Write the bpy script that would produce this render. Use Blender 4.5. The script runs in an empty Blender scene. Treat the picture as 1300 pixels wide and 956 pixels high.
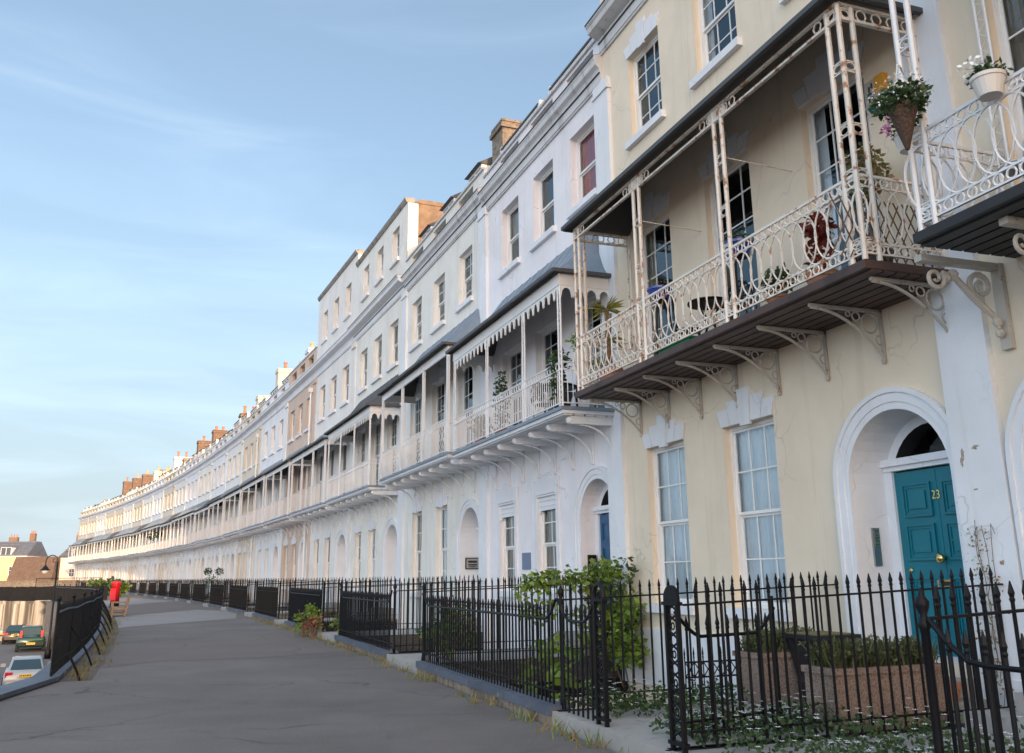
import bpy, math, random
from mathutils import Vector, Matrix
R = math.radians
rnd = random.Random(11)
scn = bpy.context.scene
col = scn.collection

# ------------------------------------------------------------------ materials
def nodes(name):
    m = bpy.data.materials.new(name); m.use_nodes = True
    nt = m.node_tree
    return m, nt, nt.nodes['Principled BSDF']

def N(nt, t, **kw):
    n = nt.nodes.new(t)
    for k, v in kw.items():
        if k in n.inputs: n.inputs[k].default_value = v
        else: setattr(n, k, v)
    return n

def mixrgb(nt, fac, a, b):
    n = nt.nodes.new('ShaderNodeMix'); n.data_type = 'RGBA'
    for i, v in ((0, fac), (6, a), (7, b)):
        if hasattr(v, 'is_linked'): nt.links.new(v, n.inputs[i])
        elif i == 0: n.inputs[0].default_value = v
        else: n.inputs[i].default_value = (*v, 1) if len(v) == 3 else v
    return n.outputs[2]

def ramp(nt, src, lo, hi):
    n = nt.nodes.new('ShaderNodeMapRange'); n.clamp = True
    n.inputs[1].default_value = lo; n.inputs[2].default_value = hi
    nt.links.new(src, n.inputs[0]); return n.outputs[0]

def noise(nt, scale, detail=4, rough=.55, stretch=None):
    g = nt.nodes.new('ShaderNodeNewGeometry')
    v = g.outputs['Position']
    if stretch:
        mp = nt.nodes.new('ShaderNodeMapping'); mp.inputs['Scale'].default_value = stretch
        nt.links.new(v, mp.inputs['Vector']); v = mp.outputs[0]
    n = nt.nodes.new('ShaderNodeTexNoise')
    n.inputs['Scale'].default_value = scale; n.inputs['Detail'].default_value = detail
    n.inputs['Roughness'].default_value = rough
    nt.links.new(v, n.inputs['Vector']); return n.outputs[0]

def bump(nt, p, src, strength, dist=.01):
    b = nt.nodes.new('ShaderNodeBump'); b.inputs['Strength'].default_value = strength
    b.inputs['Distance'].default_value = dist
    nt.links.new(src, b.inputs['Height']); nt.links.new(b.outputs[0], p.inputs['Normal'])

def paint(name, c, rough=.6, spot=None, spot_lo=.62, spot_hi=.68, scale=14, vary=.12, bmp=.15, big=1.3, spec=.5):
    """plain surface: base colour with soft mottling and optional hard-edged spots (rust, dirt)"""
    m, nt, p = nodes(name)
    v = ramp(nt, noise(nt, big, 5), .3, .7)
    dark = tuple(x * (1 - vary) for x in c); lite = tuple(min(1, x * (1 + vary * .5)) for x in c)
    o = mixrgb(nt, v, dark, lite)
    if spot:
        s = ramp(nt, noise(nt, scale, 6, .65), spot_lo, spot_hi)
        o = mixrgb(nt, s, o, spot)
    nt.links.new(o, p.inputs['Base Color']); p.inputs['Roughness'].default_value = rough; p.inputs['Specular IOR Level'].default_value = spec
    if bmp: bump(nt, p, noise(nt, 60, 4), bmp, .004)
    return m

def stucco(name, c, stain=.35, streak=(.42, .36, .28)):
    """painted render: faint mottling, vertical weather streaks, hairline unevenness"""
    m, nt, p = nodes(name)
    v = ramp(nt, noise(nt, .9, 6, .6), .3, .72)
    o = mixrgb(nt, v, tuple(x * .9 for x in c), tuple(min(1, x * 1.04) for x in c))
    s = ramp(nt, noise(nt, 1.0, 6, .7, (3.2, 3.2, .22)), .54, .78)
    ms = nt.nodes.new('ShaderNodeMath'); ms.operation = 'MULTIPLY'; ms.inputs[1].default_value = stain
    nt.links.new(s, ms.inputs[0])
    o = mixrgb(nt, ms.outputs[0], o, streak)
    f = ramp(nt, noise(nt, 5.5, 8, .75), .68, .76)
    mf = nt.nodes.new('ShaderNodeMath'); mf.operation = 'MULTIPLY'; mf.inputs[1].default_value = stain * .8
    nt.links.new(f, mf.inputs[0])
    o = mixrgb(nt, mf.outputs[0], o, tuple(x * .7 for x in c))
    # hairline cracks, only where a patch mask lets them through
    g = nt.nodes.new('ShaderNodeNewGeometry'); nv = nt.nodes.new('ShaderNodeTexNoise'); nv.inputs['Scale'].default_value = 2.5; nt.links.new(g.outputs['Position'], nv.inputs['Vector'])
    av = nt.nodes.new('ShaderNodeVectorMath'); av.operation = 'MULTIPLY_ADD'; av.inputs[1].default_value = (.5, .5, .5); nt.links.new(nv.outputs['Color'], av.inputs[0]); nt.links.new(g.outputs['Position'], av.inputs[2])
    vo = nt.nodes.new('ShaderNodeTexVoronoi'); vo.feature = 'DISTANCE_TO_EDGE'; vo.inputs['Scale'].default_value = .75; nt.links.new(av.outputs[0], vo.inputs['Vector'])
    ck = ramp(nt, vo.outputs['Distance'], .010, .002); mk = ramp(nt, noise(nt, .6, 3), .5, .62)
    mm = nt.nodes.new('ShaderNodeMath'); mm.operation = 'MULTIPLY'; nt.links.new(ck, mm.inputs[0]); nt.links.new(mk, mm.inputs[1])
    mm2 = nt.nodes.new('ShaderNodeMath'); mm2.operation = 'MULTIPLY'; mm2.inputs[1].default_value = .45; nt.links.new(mm.outputs[0], mm2.inputs[0])
    o = mixrgb(nt, mm2.outputs[0], o, tuple(x * .5 for x in c))
    # repainted patches, a shade off
    pv_ = nt.nodes.new('ShaderNodeTexVoronoi'); pv_.inputs['Scale'].default_value = .55; nt.links.new(av.outputs[0], pv_.inputs['Vector'])
    pr = ramp(nt, pv_.outputs['Color'], .80, .84); pm = nt.nodes.new('ShaderNodeMath'); pm.operation = 'MULTIPLY'; pm.inputs[1].default_value = .45; nt.links.new(pr, pm.inputs[0])
    o = mixrgb(nt, pm.outputs[0], o, tuple(min(1, x * 1.08) for x in c))
    nt.links.new(o, p.inputs['Base Color']); p.inputs['Roughness'].default_value = .82
    ad = nt.nodes.new('ShaderNodeMath'); ad.operation = 'ADD'
    nt.links.new(noise(nt, 2.2, 5), ad.inputs[0]); nt.links.new(noise(nt, 45, 4), ad.inputs[1])
    bump(nt, p, ad.outputs[0], .22, .012)
    return m

def leafmat(name, a, b, rough=.55):
    m, nt, p = nodes(name)
    g = nt.nodes.new('ShaderNodeNewGeometry')
    o = mixrgb(nt, g.outputs['Random Per Island'], a, b)
    nt.links.new(o, p.inputs['Base Color']); p.inputs['Roughness'].default_value = rough
    tr = nt.nodes.new('ShaderNodeBsdfTranslucent'); nt.links.new(o, tr.inputs[0])
    mx = nt.nodes.new('ShaderNodeMixShader'); mx.inputs[0].default_value = .3
    out = nt.nodes['Material Output']
    nt.links.new(p.outputs[0], mx.inputs[1]); nt.links.new(tr.outputs[0], mx.inputs[2]); nt.links.new(mx.outputs[0], out.inputs[0])
    return m

def glassmat(name, tint=(.75, .8, .82), ior=1.75):
    m, nt, p = nodes(name)
    nt.nodes.remove(p)
    t = nt.nodes.new('ShaderNodeBsdfTransparent'); t.inputs[0].default_value = (*tint, 1)
    g = nt.nodes.new('ShaderNodeBsdfGlossy'); g.inputs['Roughness'].default_value = .015; g.inputs['Color'].default_value = (.76, .91, 1, 1)  # blue put into the reflection colour to deepen the mirrored sky
    fr = nt.nodes.new('ShaderNodeFresnel'); fr.inputs[0].default_value = ior
    bm = nt.nodes.new('ShaderNodeBump'); bm.inputs['Strength'].default_value = .035; bm.inputs['Distance'].default_value = .05
    nt.links.new(noise(nt, 1.6, 2), bm.inputs['Height']); nt.links.new(bm.outputs[0], g.inputs['Normal'])
    mx = nt.nodes.new('ShaderNodeMixShader')
    nt.links.new(fr.outputs[0], mx.inputs[0]); nt.links.new(t.outputs[0], mx.inputs[1]); nt.links.new(g.outputs[0], mx.inputs[2])
    nt.links.new(mx.outputs[0], nt.nodes['Material Output'].inputs[0])
    return m

def simple(name, c, rough=.5, metal=0., coat=0.):
    m, nt, p = nodes(name)
    p.inputs['Base Color'].default_value = (*c, 1); p.inputs['Roughness'].default_value = rough
    p.inputs['Metallic'].default_value = metal
    p.inputs['Coat Weight'].default_value = coat
    return m

def asphalt(name, a, b, sc=.35):
    m, nt, p = nodes(name)
    v = ramp(nt, noise(nt, sc, 7, .65), .32, .68)
    o = mixrgb(nt, v, a, b)
    st = ramp(nt, noise(nt, 1.1, 6, .7, (.25, 1.6, 1)), .58, .75)
    o = mixrgb(nt, st, o, tuple(x * .62 for x in a))
    gr = ramp(nt, noise(nt, 34, 5, .85), .35, .72)
    mg = nt.nodes.new('ShaderNodeMath'); mg.operation = 'MULTIPLY'; mg.inputs[1].default_value = .5
    nt.links.new(gr, mg.inputs[0])
    o = mixrgb(nt, mg.outputs[0], o, tuple(min(1, x * 1.7) for x in b))
    g = nt.nodes.new('ShaderNodeNewGeometry'); nv = nt.nodes.new('ShaderNodeTexNoise'); nv.inputs['Scale'].default_value = 1.2; nv.inputs['Detail'].default_value = 6; nt.links.new(g.outputs['Position'], nv.inputs['Vector'])
    av = nt.nodes.new('ShaderNodeVectorMath'); av.operation = 'MULTIPLY_ADD'; av.inputs[1].default_value = (1.1, 1.1, 0); nt.links.new(nv.outputs['Color'], av.inputs[0]); nt.links.new(g.outputs['Position'], av.inputs[2])
    vo = nt.nodes.new('ShaderNodeTexVoronoi'); vo.feature = 'DISTANCE_TO_EDGE'; vo.inputs['Scale'].default_value = .33; nt.links.new(av.outputs[0], vo.inputs['Vector'])
    ck = ramp(nt, vo.outputs['Distance'], .012, .003); mk = ramp(nt, noise(nt, .25, 3), .5, .6)
    mm = nt.nodes.new('ShaderNodeMath'); mm.operation = 'MULTIPLY'; nt.links.new(ck, mm.inputs[0]); nt.links.new(mk, mm.inputs[1])
    mh = nt.nodes.new('ShaderNodeMath'); mh.operation = 'MULTIPLY'; mh.inputs[1].default_value = .6; nt.links.new(mm.outputs[0], mh.inputs[0])
    o = mixrgb(nt, mh.outputs[0], o, tuple(x * .5 for x in a))
    sp = ramp(nt, noise(nt, 7, 6, .75), .66, .72); o = mixrgb(nt, sp, o, tuple(x * .62 for x in a))
    sq = ramp(nt, noise(nt, 16, 3, .6), .70, .73); o = mixrgb(nt, sq, o, tuple(min(1, x * 1.7) for x in b))
    nt.links.new(o, p.inputs['Base Color']); p.inputs['Roughness'].default_value = .88
    bump(nt, p, noise(nt, 90, 4, .7), .5, .006)
    return m

def slate(name, a, b):
    m, nt, p = nodes(name)
    br = nt.nodes.new('ShaderNodeTexBrick'); br.inputs['Scale'].default_value = 2.2
    br.inputs['Color1'].default_value = (*a, 1); br.inputs['Color2'].default_value = (*b, 1)
    br.inputs['Mortar'].default_value = (*[x * .45 for x in a], 1); br.inputs['Mortar Size'].default_value = .02
    tc = nt.nodes.new('ShaderNodeTexCoord'); mp = nt.nodes.new('ShaderNodeMapping'); mp.inputs['Rotation'].default_value = (R(65), 0, 0)
    nt.links.new(tc.outputs['Object'], mp.inputs[0]); nt.links.new(mp.outputs[0], br.inputs['Vector'])
    nt.links.new(br.outputs[0], p.inputs['Base Color']); p.inputs['Roughness'].default_value = .65
    return m

def brickmat(name, a, b, mortar, sc=4.5):
    m, nt, p = nodes(name)
    br = nt.nodes.new('ShaderNodeTexBrick'); br.inputs['Scale'].default_value = sc
    br.inputs['Color1'].default_value = (*a, 1); br.inputs['Color2'].default_value = (*b, 1); br.inputs['Mortar'].default_value = (*mortar, 1)
    br.inputs['Mortar Size'].default_value = .015
    tc = nt.nodes.new('ShaderNodeTexCoord'); mp = nt.nodes.new('ShaderNodeMapping'); mp.inputs['Rotation'].default_value = (R(90), 0, R(40))
    nt.links.new(tc.outputs['Object'], mp.inputs[0]); nt.links.new(mp.outputs[0], br.inputs['Vector'])
    o = mixrgb(nt, ramp(nt, noise(nt, 3, 5), .35, .75), br.outputs[0], tuple(x * .6 for x in a))
    nt.links.new(o, p.inputs['Base Color']); p.inputs['Roughness'].default_value = .9
    return m

M = dict(
    w_cream=stucco('cream stucco', (.785, .675, .525), .45, (.50, .42, .31)),
    w_lilac=stucco('lilac white stucco', (.82, .80, .815), .26),
    w_white=stucco('white stucco', (.79, .77, .73), .3),
    w_ivory=stucco('ivory stucco', (.80, .78, .72), .4),
    w_bluewhite=stucco('cool white stucco', (.78, .79, .80), .22),
    w_pink=stucco('pinkish stucco', (.62, .49, .40), .3),
    w_pale=stucco('pale buff stucco', (.70, .62, .51), .4),
    trim=stucco('white trim paint', (.76, .775, .80), .25),
    old_trim=stucco('weathered cornice paint', (.62, .62, .62), .9, (.16, .16, .16)),
    white=paint('white joinery paint', (.80, .79, .77), .4, vary=.06, bmp=.05),
    rust=paint('rusting cream ironwork', (.74, .68, .60), .55, (.33, .13, .04), .555, .64, 6, .15),
    dullrust=paint('dull cream brackets', (.50, .46, .40), .6, (.22, .11, .05), .6, .7, 7, .2),
    wiron=paint('white ironwork', (.76, .76, .76), .45, (.42, .25, .13), .70, .76, 9, .08),
    black=paint('black iron paint', (.006, .0065, .009), .5, (.06, .027, .014), .69, .77, 6, .3, .2, 1.3, .22),
    blackold=paint('old black iron', (.010, .010, .011), .6, (.07, .034, .018), .62, .72, 7, .3, .2, 1.3, .22),
    lead=paint('lead canopy sheet', (.19, .24, .30), .5, (.30, .31, .32), .6, .75, 3, .25, .2),
    darkroof=paint('dark canopy sheet', (.075, .08, .085), .6, (.16, .155, .15), .58, .75, 3, .25, .3),
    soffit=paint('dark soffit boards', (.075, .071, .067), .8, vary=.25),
    stonecap=paint('stone coping', (.30, .28, .25), .8, (.12, .11, .1), .5, .65, 4),
    plank=paint('dark stained planks', (.072, .040, .033), .6, (.028, .018, .016), .5, .7, 2, .3, .4),
    plankblk=paint('black stained planks', (.02, .02, .022), .6, vary=.3),
    slate=slate('roof slate', (.11, .115, .13), (.16, .165, .18)),
    brick=brickmat('chimney brick', (.25, .15, .10), (.19, .115, .08), (.30, .26, .21)),
    stonebrick=brickmat('brown flank render', (.24, .165, .11), (.27, .185, .125), (.24, .17, .115), 2.2),
    pot=paint('terracotta', (.42, .19, .11), .8, vary=.2),
    potbuff=paint('buff chimney clay', (.58, .38, .2), .8, vary=.2),
    glass=glassmat('window glass', (.96, .97, .98), 1.85),
    glassfar=simple('dark far glass', (.035, .05, .07), .06),
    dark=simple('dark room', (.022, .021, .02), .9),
    net=paint('net curtain', (.93, .94, .94), .9, vary=.1, bmp=0),
    drape=paint('beige curtain', (.42, .35, .26), .9, vary=.15, bmp=0),
    redcurt=paint('red curtain', (.72, .11, .06), .9, vary=.2, bmp=0),
    teal=paint('teal door paint', (.0, .155, .205), .5, vary=.08, bmp=.06),
    blue=paint('blue door paint', (.003, .085, .20), .3, vary=.1, bmp=.05),
    oak=paint('orange oak door', (.42, .16, .035), .5, vary=.2),
    greendoor=paint('dark green door', (.02, .06, .04), .4),
    brass=simple('brass', (.72, .52, .2), .22, 1.),
    steel=simple('brushed steel', (.45, .47, .48), .35, 1.),
    slab=paint('pale stone slab', (.34, .33, .31), .85, (.2, .19, .17), .55, .7, 5),
    kerb=paint('blue grey kerb paint', (.085, .105, .14), .6, (.2, .19, .17), .58, .7, 5, .25, .4),
    rubble=paint('rubble stone', (.26, .21, .165), .9, (.12, .1, .08), .48, .62, 9, .35, 1.),
    soil=paint('soil', (.055, .042, .03), .95, (.1, .075, .05), .5, .65, 12, .3, 1.),
    aggregate=paint('pebble dash trough', (.31, .235, .19), .9, (.15, .105, .085), .47, .58, 55, .2, 1.),
    lawnedge=paint('dry weeds', (.26, .16, .07), .95, (.15, .1, .05), .45, .6, 20, .3, .5),
    pave=asphalt('worn asphalt', (.066, .058, .054), (.142, .127, .119)),
    pave2=asphalt('pale asphalt', (.17, .16, .155), (.22, .21, .205), .6),
    pave3=asphalt('brownish asphalt', (.098, .08, .073), (.13, .11, .10), .5),
    weedpave=paint('weedy asphalt edge', (.10, .088, .08), .95, (.19, .135, .075), .56, .66, 2.2, .25, .5),
    road=asphalt('road asphalt', (.075, .072, .074), (.11, .105, .104)),
    leaf=leafmat('fresh leaves', (.09, .17, .018), (.22, .31, .045)),
    leafdk=leafmat('dark leaves', (.025, .06, .018), (.065, .115, .03)),
    leaflav=leafmat('lavender leaves', (.07, .09, .035), (.14, .16, .065)),
    leafdry=leafmat('dry leaves', (.28, .17, .06), (.20, .21, .07)),
    leafred=leafmat('red leaves', (.16, .025, .02), (.28, .05, .03)),
    petal=simple('white petals', (.82, .82, .80), .6),
    pink=simple('pink petals', (.62, .12, .38), .6),
    twig=paint('twigs', (.16, .10, .06), .9),
    tanbark=paint('palm stem', (.24, .15, .09), .9, (.12, .07, .04), .45, .6, 18),
    wicker=paint('wicker', (.13, .075, .05), .85, (.05, .03, .02), .42, .55, 40, .3, 1.),
    plastic=paint('white plastic pot', (.72, .68, .62), .5, vary=.06),
    bluepot=simple('blue glazed pot', (.02, .05, .28), .15),
    blackpot=paint('black planter', (.014, .015, .02), .45, (.04, .04, .05), .55, .7, 6),
    red=paint('pillar box red', (.46, .01, .016), .3, vary=.06, bmp=.03),
    teak=paint('teak', (.30, .20, .125), .7, vary=.2),
    carsilver=simple('silver car paint', (.34, .36, .375), .35, .2, .5),
    cargreen=simple('green car paint', (.012, .05, .035), .25, .3, .8),
    carblue=simple('blue car paint', (.16, .24, .36), .28, .4, .8),
    carwhite=simple('white car paint', (.68, .70, .72), .3, 0, .8),
    carred=simple('black car paint', (.014, .012, .015), .25, .3, .8),
    carglass=simple('car glass', (.02, .05, .065), .06),
    rubber=simple('rubber', (.02, .02, .02), .85),
    lampred=simple('tail light', (.5, .012, .02), .2),
    plate=simple('yellow number plate', (.80, .52, .02), .5),
    ink=simple('black characters', (.02, .02, .02), .6),
    yellowhouse=stucco('yellow render', (.74, .57, .31), .2),
    housewhite=stucco('pinkish white render', (.76, .68, .60), .3),
    tile=paint('brown roof tiles', (.16, .10, .065), .85, (.09, .06, .045), .45, .62, 7, .3, .5),
    greywall=paint('grey streaked limestone', (.36, .33, .29), .9, (.12, .095, .07), .5, .6, 1.2, .3, .6),
    hill=paint('wooded hillside', (.10, .135, .11), .95, (.06, .085, .07), .45, .6, .25, .3, 0),
    sign=simple('grey blue plaque', (.15, .20, .30), .5),
    yellow=paint('yellow alarm cover', (.60, .30, .03), .5),
    alarmgrey=paint('pale alarm cover', (.42, .36, .30), .5),
    greenink=simple('green lettering', (.01, .07, .05), .5),
    barepatch=paint('bare old render', (.33, .26, .2), .9, (.5, .44, .38), .5, .6, 40, .2, .6),
    limewall=paint('cream area wall', (.72, .68, .58), .85, (.4, .38, .33), .6, .75, 3),
)
# streaks of the far stone wall run vertically
def _streak():
    m, nt, p = nodes('streaked garden wall')
    s = ramp(nt, noise(nt, 1.0, 5, .6, (1.6, 1.6, .06)), .42, .56)
    o = mixrgb(nt, s, (.46, .42, .36), (.10, .085, .07))
    nt.links.new(o, p.inputs['Base Color']); p.inputs['Roughness'].default_value = .9
    return m
M['streak'] = _streak()

# ------------------------------------------------------------------ mesh builder
class MB:
    def __init__(s): s.v = []; s.f = []; s.mi = []
    def add(s, vs, fs, mi=0):
        o = len(s.v); s.v += [tuple(v) for v in vs]
        for f in fs: s.f.append(tuple(i + o for i in f)); s.mi.append(mi)
    def quad(s, a, b, c, d, mi=0): s.add((a, b, c, d), ((0, 1, 2, 3),), mi)
    def box(s, x0, x1, y0, y1, z0, z1, mi=0):
        s.add([(x, y, z) for x in (x0, x1) for y in (y0, y1) for z in (z0, z1)],
              ((0, 1, 3, 2), (4, 6, 7, 5), (0, 4, 5, 1), (2, 3, 7, 6), (0, 2, 6, 4), (1, 5, 7, 3)), mi)
    def bar(s, a, b, w, h, mi=0, up=(0, 0, 1)):
        a, b = Vector(a), Vector(b); d = (b - a).normalized(); u = Vector(up)
        if abs(d.dot(u)) > .98: u = Vector((0, 1, 0))
        x = d.cross(u).normalized(); y = x.cross(d).normalized()
        s.add([p + x * i * w / 2 + y * j * h / 2 for p in (a, b) for i, j in ((-1, -1), (1, -1), (1, 1), (-1, 1))],
              ((3, 2, 1, 0), (4, 5, 6, 7), (0, 1, 5, 4), (1, 2, 6, 5), (2, 3, 7, 6), (3, 0, 4, 7)), mi)
    def tube(s, pts, r, n=5, closed=False, mi=0, cap=True):
        pts = [Vector(p) for p in pts]; L = len(pts); rings = []
        rr = r if isinstance(r, (list, tuple)) else [r] * L
        nrm = None
        for i, p in enumerate(pts):
            if closed: d = pts[(i + 1) % L] - pts[i - 1]
            else: d = pts[min(i + 1, L - 1)] - pts[max(i - 1, 0)]
            d = d.normalized() if d.length > 1e-9 else Vector((0, 0, 1))
            if nrm is None:
                nrm = d.orthogonal().normalized()
                if n == 4:
                    t = Vector((0, 0, 1)) if abs(d.z) < .9 else Vector((0, 1, 0))
                    nrm = d.cross(t).normalized(); nrm = (nrm + d.cross(nrm)).normalized()
            else:
                nrm = nrm - d * nrm.dot(d)
                nrm = nrm.normalized() if nrm.length > 1e-6 else d.orthogonal().normalized()
            b = d.cross(nrm)
            rings.append([p + (nrm * math.cos(2 * math.pi * j / n) + b * math.sin(2 * math.pi * j / n)) * rr[i] for j in range(n)])
        vs = [v for g in rings for v in g]; fs = []
        for i in range(L if closed else L - 1):
            a, c = i * n, ((i + 1) % L) * n
            for j in range(n): fs.append((a + j, a + (j + 1) % n, c + (j + 1) % n, c + j))
        if not closed and cap: fs.append(tuple(range(n - 1, -1, -1))); fs.append(tuple((L - 1) * n + j for j in range(n)))
        s.add(vs, fs, mi)
    def lathe(s, prof, c=(0, 0, 0), n=12, mi=0, sx=1, sy=1):
        vs = [(c[0] + r * math.cos(2 * math.pi * j / n) * sx, c[1] + r * math.sin(2 * math.pi * j / n) * sy, c[2] + z) for r, z in prof for j in range(n)]
        fs = [(i * n + j, i * n + (j + 1) % n, (i + 1) * n + (j + 1) % n, (i + 1) * n + j) for i in range(len(prof) - 1) for j in range(n)]
        fs.append(tuple(range(n - 1, -1, -1))); fs.append(tuple((len(prof) - 1) * n + j for j in range(n)))
        s.add(vs, fs, mi)
    def prism(s, poly, x0, x1, mi=0):           # polygon in (y,z) swept along x
        n = len(poly)
        s.add([(x, y, z) for x in (x0, x1) for y, z in poly],
              [tuple(range(n)), tuple(range(2 * n - 1, n - 1, -1))] + [(i, n + i, n + (i + 1) % n, (i + 1) % n) for i in range(n)], mi)
    def plate(s, poly, y0, y1, mi=0):           # polygon in (x,z) swept along y
        n = len(poly)
        s.add([(x, y, z) for y in (y0, y1) for x, z in poly],
              [tuple(range(n)), tuple(range(2 * n - 1, n - 1, -1))] + [(i, n + i, n + (i + 1) % n, (i + 1) % n) for i in range(n)], mi)
    def slab(s, poly, z0, z1, mi=0):            # polygon in (x,y) swept along z
        n = len(poly)
        s.add([(x, y, z) for z in (z0, z1) for x, y in poly],
              [tuple(range(n - 1, -1, -1)), tuple(range(n, 2 * n))] + [(i, (i + 1) % n, n + (i + 1) % n, n + i) for i in range(n)], mi)
    def ring(s, c, ra, rb, plane='xz', r=.008, n=10, mi=0, k=4, d=None):
        pts = []
        for j in range(n):
            a = 2 * math.pi * j / n; p, q = ra * math.cos(a), rb * math.sin(a)
            if plane == 'xz': pts.append((c[0] + p, c[1], c[2] + q))
            else: pts.append((c[0], c[1] + p, c[2] + q))
        s.tube(pts, r, k, True, mi)
    def leaves(s, n, c, rad, size, mi=0, flat=.0, rr=rnd, hollow=.35):
        for _ in range(n):
            while True:
                p = Vector((rr.uniform(-1, 1), rr.uniform(-1, 1), rr.uniform(-1, 1)))
                if hollow < p.length < 1: break
            p = Vector((c[0] + p.x * rad[0], c[1] + p.y * rad[1], c[2] + p.z * rad[2]))
            s.leaf(p, size * rr.uniform(.45, 1.55), mi, rr)
    def leaf(s, p, sz, mi=0, rr=rnd, d=None):
        d = d or Vector((rr.uniform(-1, 1), rr.uniform(-1, 1), rr.uniform(-.7, .6))).normalized()
        w = d.cross(Vector((rr.uniform(-1, 1), rr.uniform(-1, 1), rr.uniform(-1, 1)))).normalized()
        s.quad(p, p + d * sz * .5 + w * sz * .3, p + d * sz, p + d * sz * .5 - w * sz * .3, mi)
    def mesh(s, name, mats):
        me = bpy.data.meshes.new(name); me.from_pydata(s.v, [], s.f)
        for m in mats: me.materials.append(m)
        if len(mats) > 1: me.polygons.foreach_set('material_index', s.mi)
        me.update(); return me
    def build(s, name, mats, parent=None, smooth=False, loc=None):
        if not isinstance(mats, (list, tuple)): mats = [mats]
        me = s.mesh(name, mats)
        if smooth: me.polygons.foreach_set('use_smooth', [True] * len(me.polygons))
        return link(name, me, parent, loc)

def link(name, me, parent=None, loc=None, rz=0):
    o = bpy.data.objects.new(name, me); col.objects.link(o)
    if parent: o.parent = parent
    if loc: o.location = loc
    if rz: o.rotation_euler = (0, 0, rz)
    return o
def tag(o, label=None, cat=None, group=None, kind=None):
    for k, v in (('label', label), ('category', cat), ('group', group), ('kind', kind)):
        if v: o[k] = v
    return o
def thing(name, label, cat, loc=(0, 0, 0), rz=0, group=None):
    o = bpy.data.objects.new(name, None); col.objects.link(o)
    o.location = loc; o.rotation_euler = (0, 0, rz); o.empty_display_size = .2
    return tag(o, label, cat, group)
CACHE = {}
def cached(key, fn):
    if key not in CACHE: CACHE[key] = fn()
    return CACHE[key]
def word_mesh(txt, size, mat, depth=.008):
    cu = bpy.data.curves.new('number', 'FONT'); cu.body = txt; cu.size = size; cu.extrude = depth
    ob = bpy.data.objects.new('number', cu); col.objects.link(ob)
    dg = bpy.context.evaluated_depsgraph_get(); dg.update()
    me = bpy.data.meshes.new_from_object(ob.evaluated_get(dg)); me.materials.clear(); me.materials.append(mat)
    bpy.data.objects.remove(ob); return me

# ------------------------------------------------------------------ plan of the crescent
KN = [-12, -6, -1, 0, 2, 4, 7, 10, 14, 17, 20, 24]; KH = [9, 14.5, 19, 20, 21.6, 24, 25.3, 27.5, 30, 31.9, 34, 36]
def heading(k):
    for a, b, p, q in zip(KN, KN[1:], KH, KH[1:]):
        if a <= k <= b: return R(p + (q - p) * (k - a) / (b - a))
WS = [8.88, 8.2, 9.2, 8.75, 8.9, 8.3, 9.6, 8.3] + [8.04] * 20
FR = {}
P = Vector((5.15, 10.01, 0))
for k in range(0, 24):
    h = heading(k); u = Vector((-math.sin(h), math.cos(h), 0)); FR[k] = (P.copy(), h, WS[k]); P = P + u * WS[k]
P = Vector((5.15, 10.01, 0))
for k in range(-1, -11, -1):
    h = heading(k); u = Vector((-math.sin(h), math.cos(h), 0)); P = P - u * 8.88; FR[k] = (P.copy(), h, 8.88)
def W2(k, s, o, z=0):
    P, h, w = FR[k]; u = Vector((-math.sin(h), math.cos(h), 0)); m = Vector((-u.y, u.x, 0))
    return P + u * s + m * o + Vector((0, 0, z))
def frz(k): return FR[k][1] + math.pi / 2       # local x runs along the facade, local y out towards the street

ORD = ['', 'first', 'second', 'third', 'fourth', 'fifth', 'sixth', 'seventh', 'eighth', 'ninth', 'tenth', 'eleventh', 'twelfth', 'thirteenth',
       'fourteenth', 'fifteenth', 'sixteenth', 'seventeenth', 'eighteenth', 'nineteenth', 'twentieth', 'twenty-first', 'twenty-second']
NICK = {-1: 'cream house at the right edge', 0: 'cream house with the teal door', 1: 'lilac house with the scalloped canopy'}
def nick(k):
    return NICK.get(k) or '%s house beyond the teal door' % ORD[k]
#END_HEAD

# ------------------------------------------------------------------ house parts
ARCR, ARCS = .85, 2.74

def arc(cx, cz, r, a0=0., a1=math.pi, n=14, ry=None):
    return [(cx + r * math.cos(a0 + (a1 - a0) * i / n), cz + (ry or r) * math.sin(a0 + (a1 - a0) * i / n)) for i in range(n + 1)]

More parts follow.
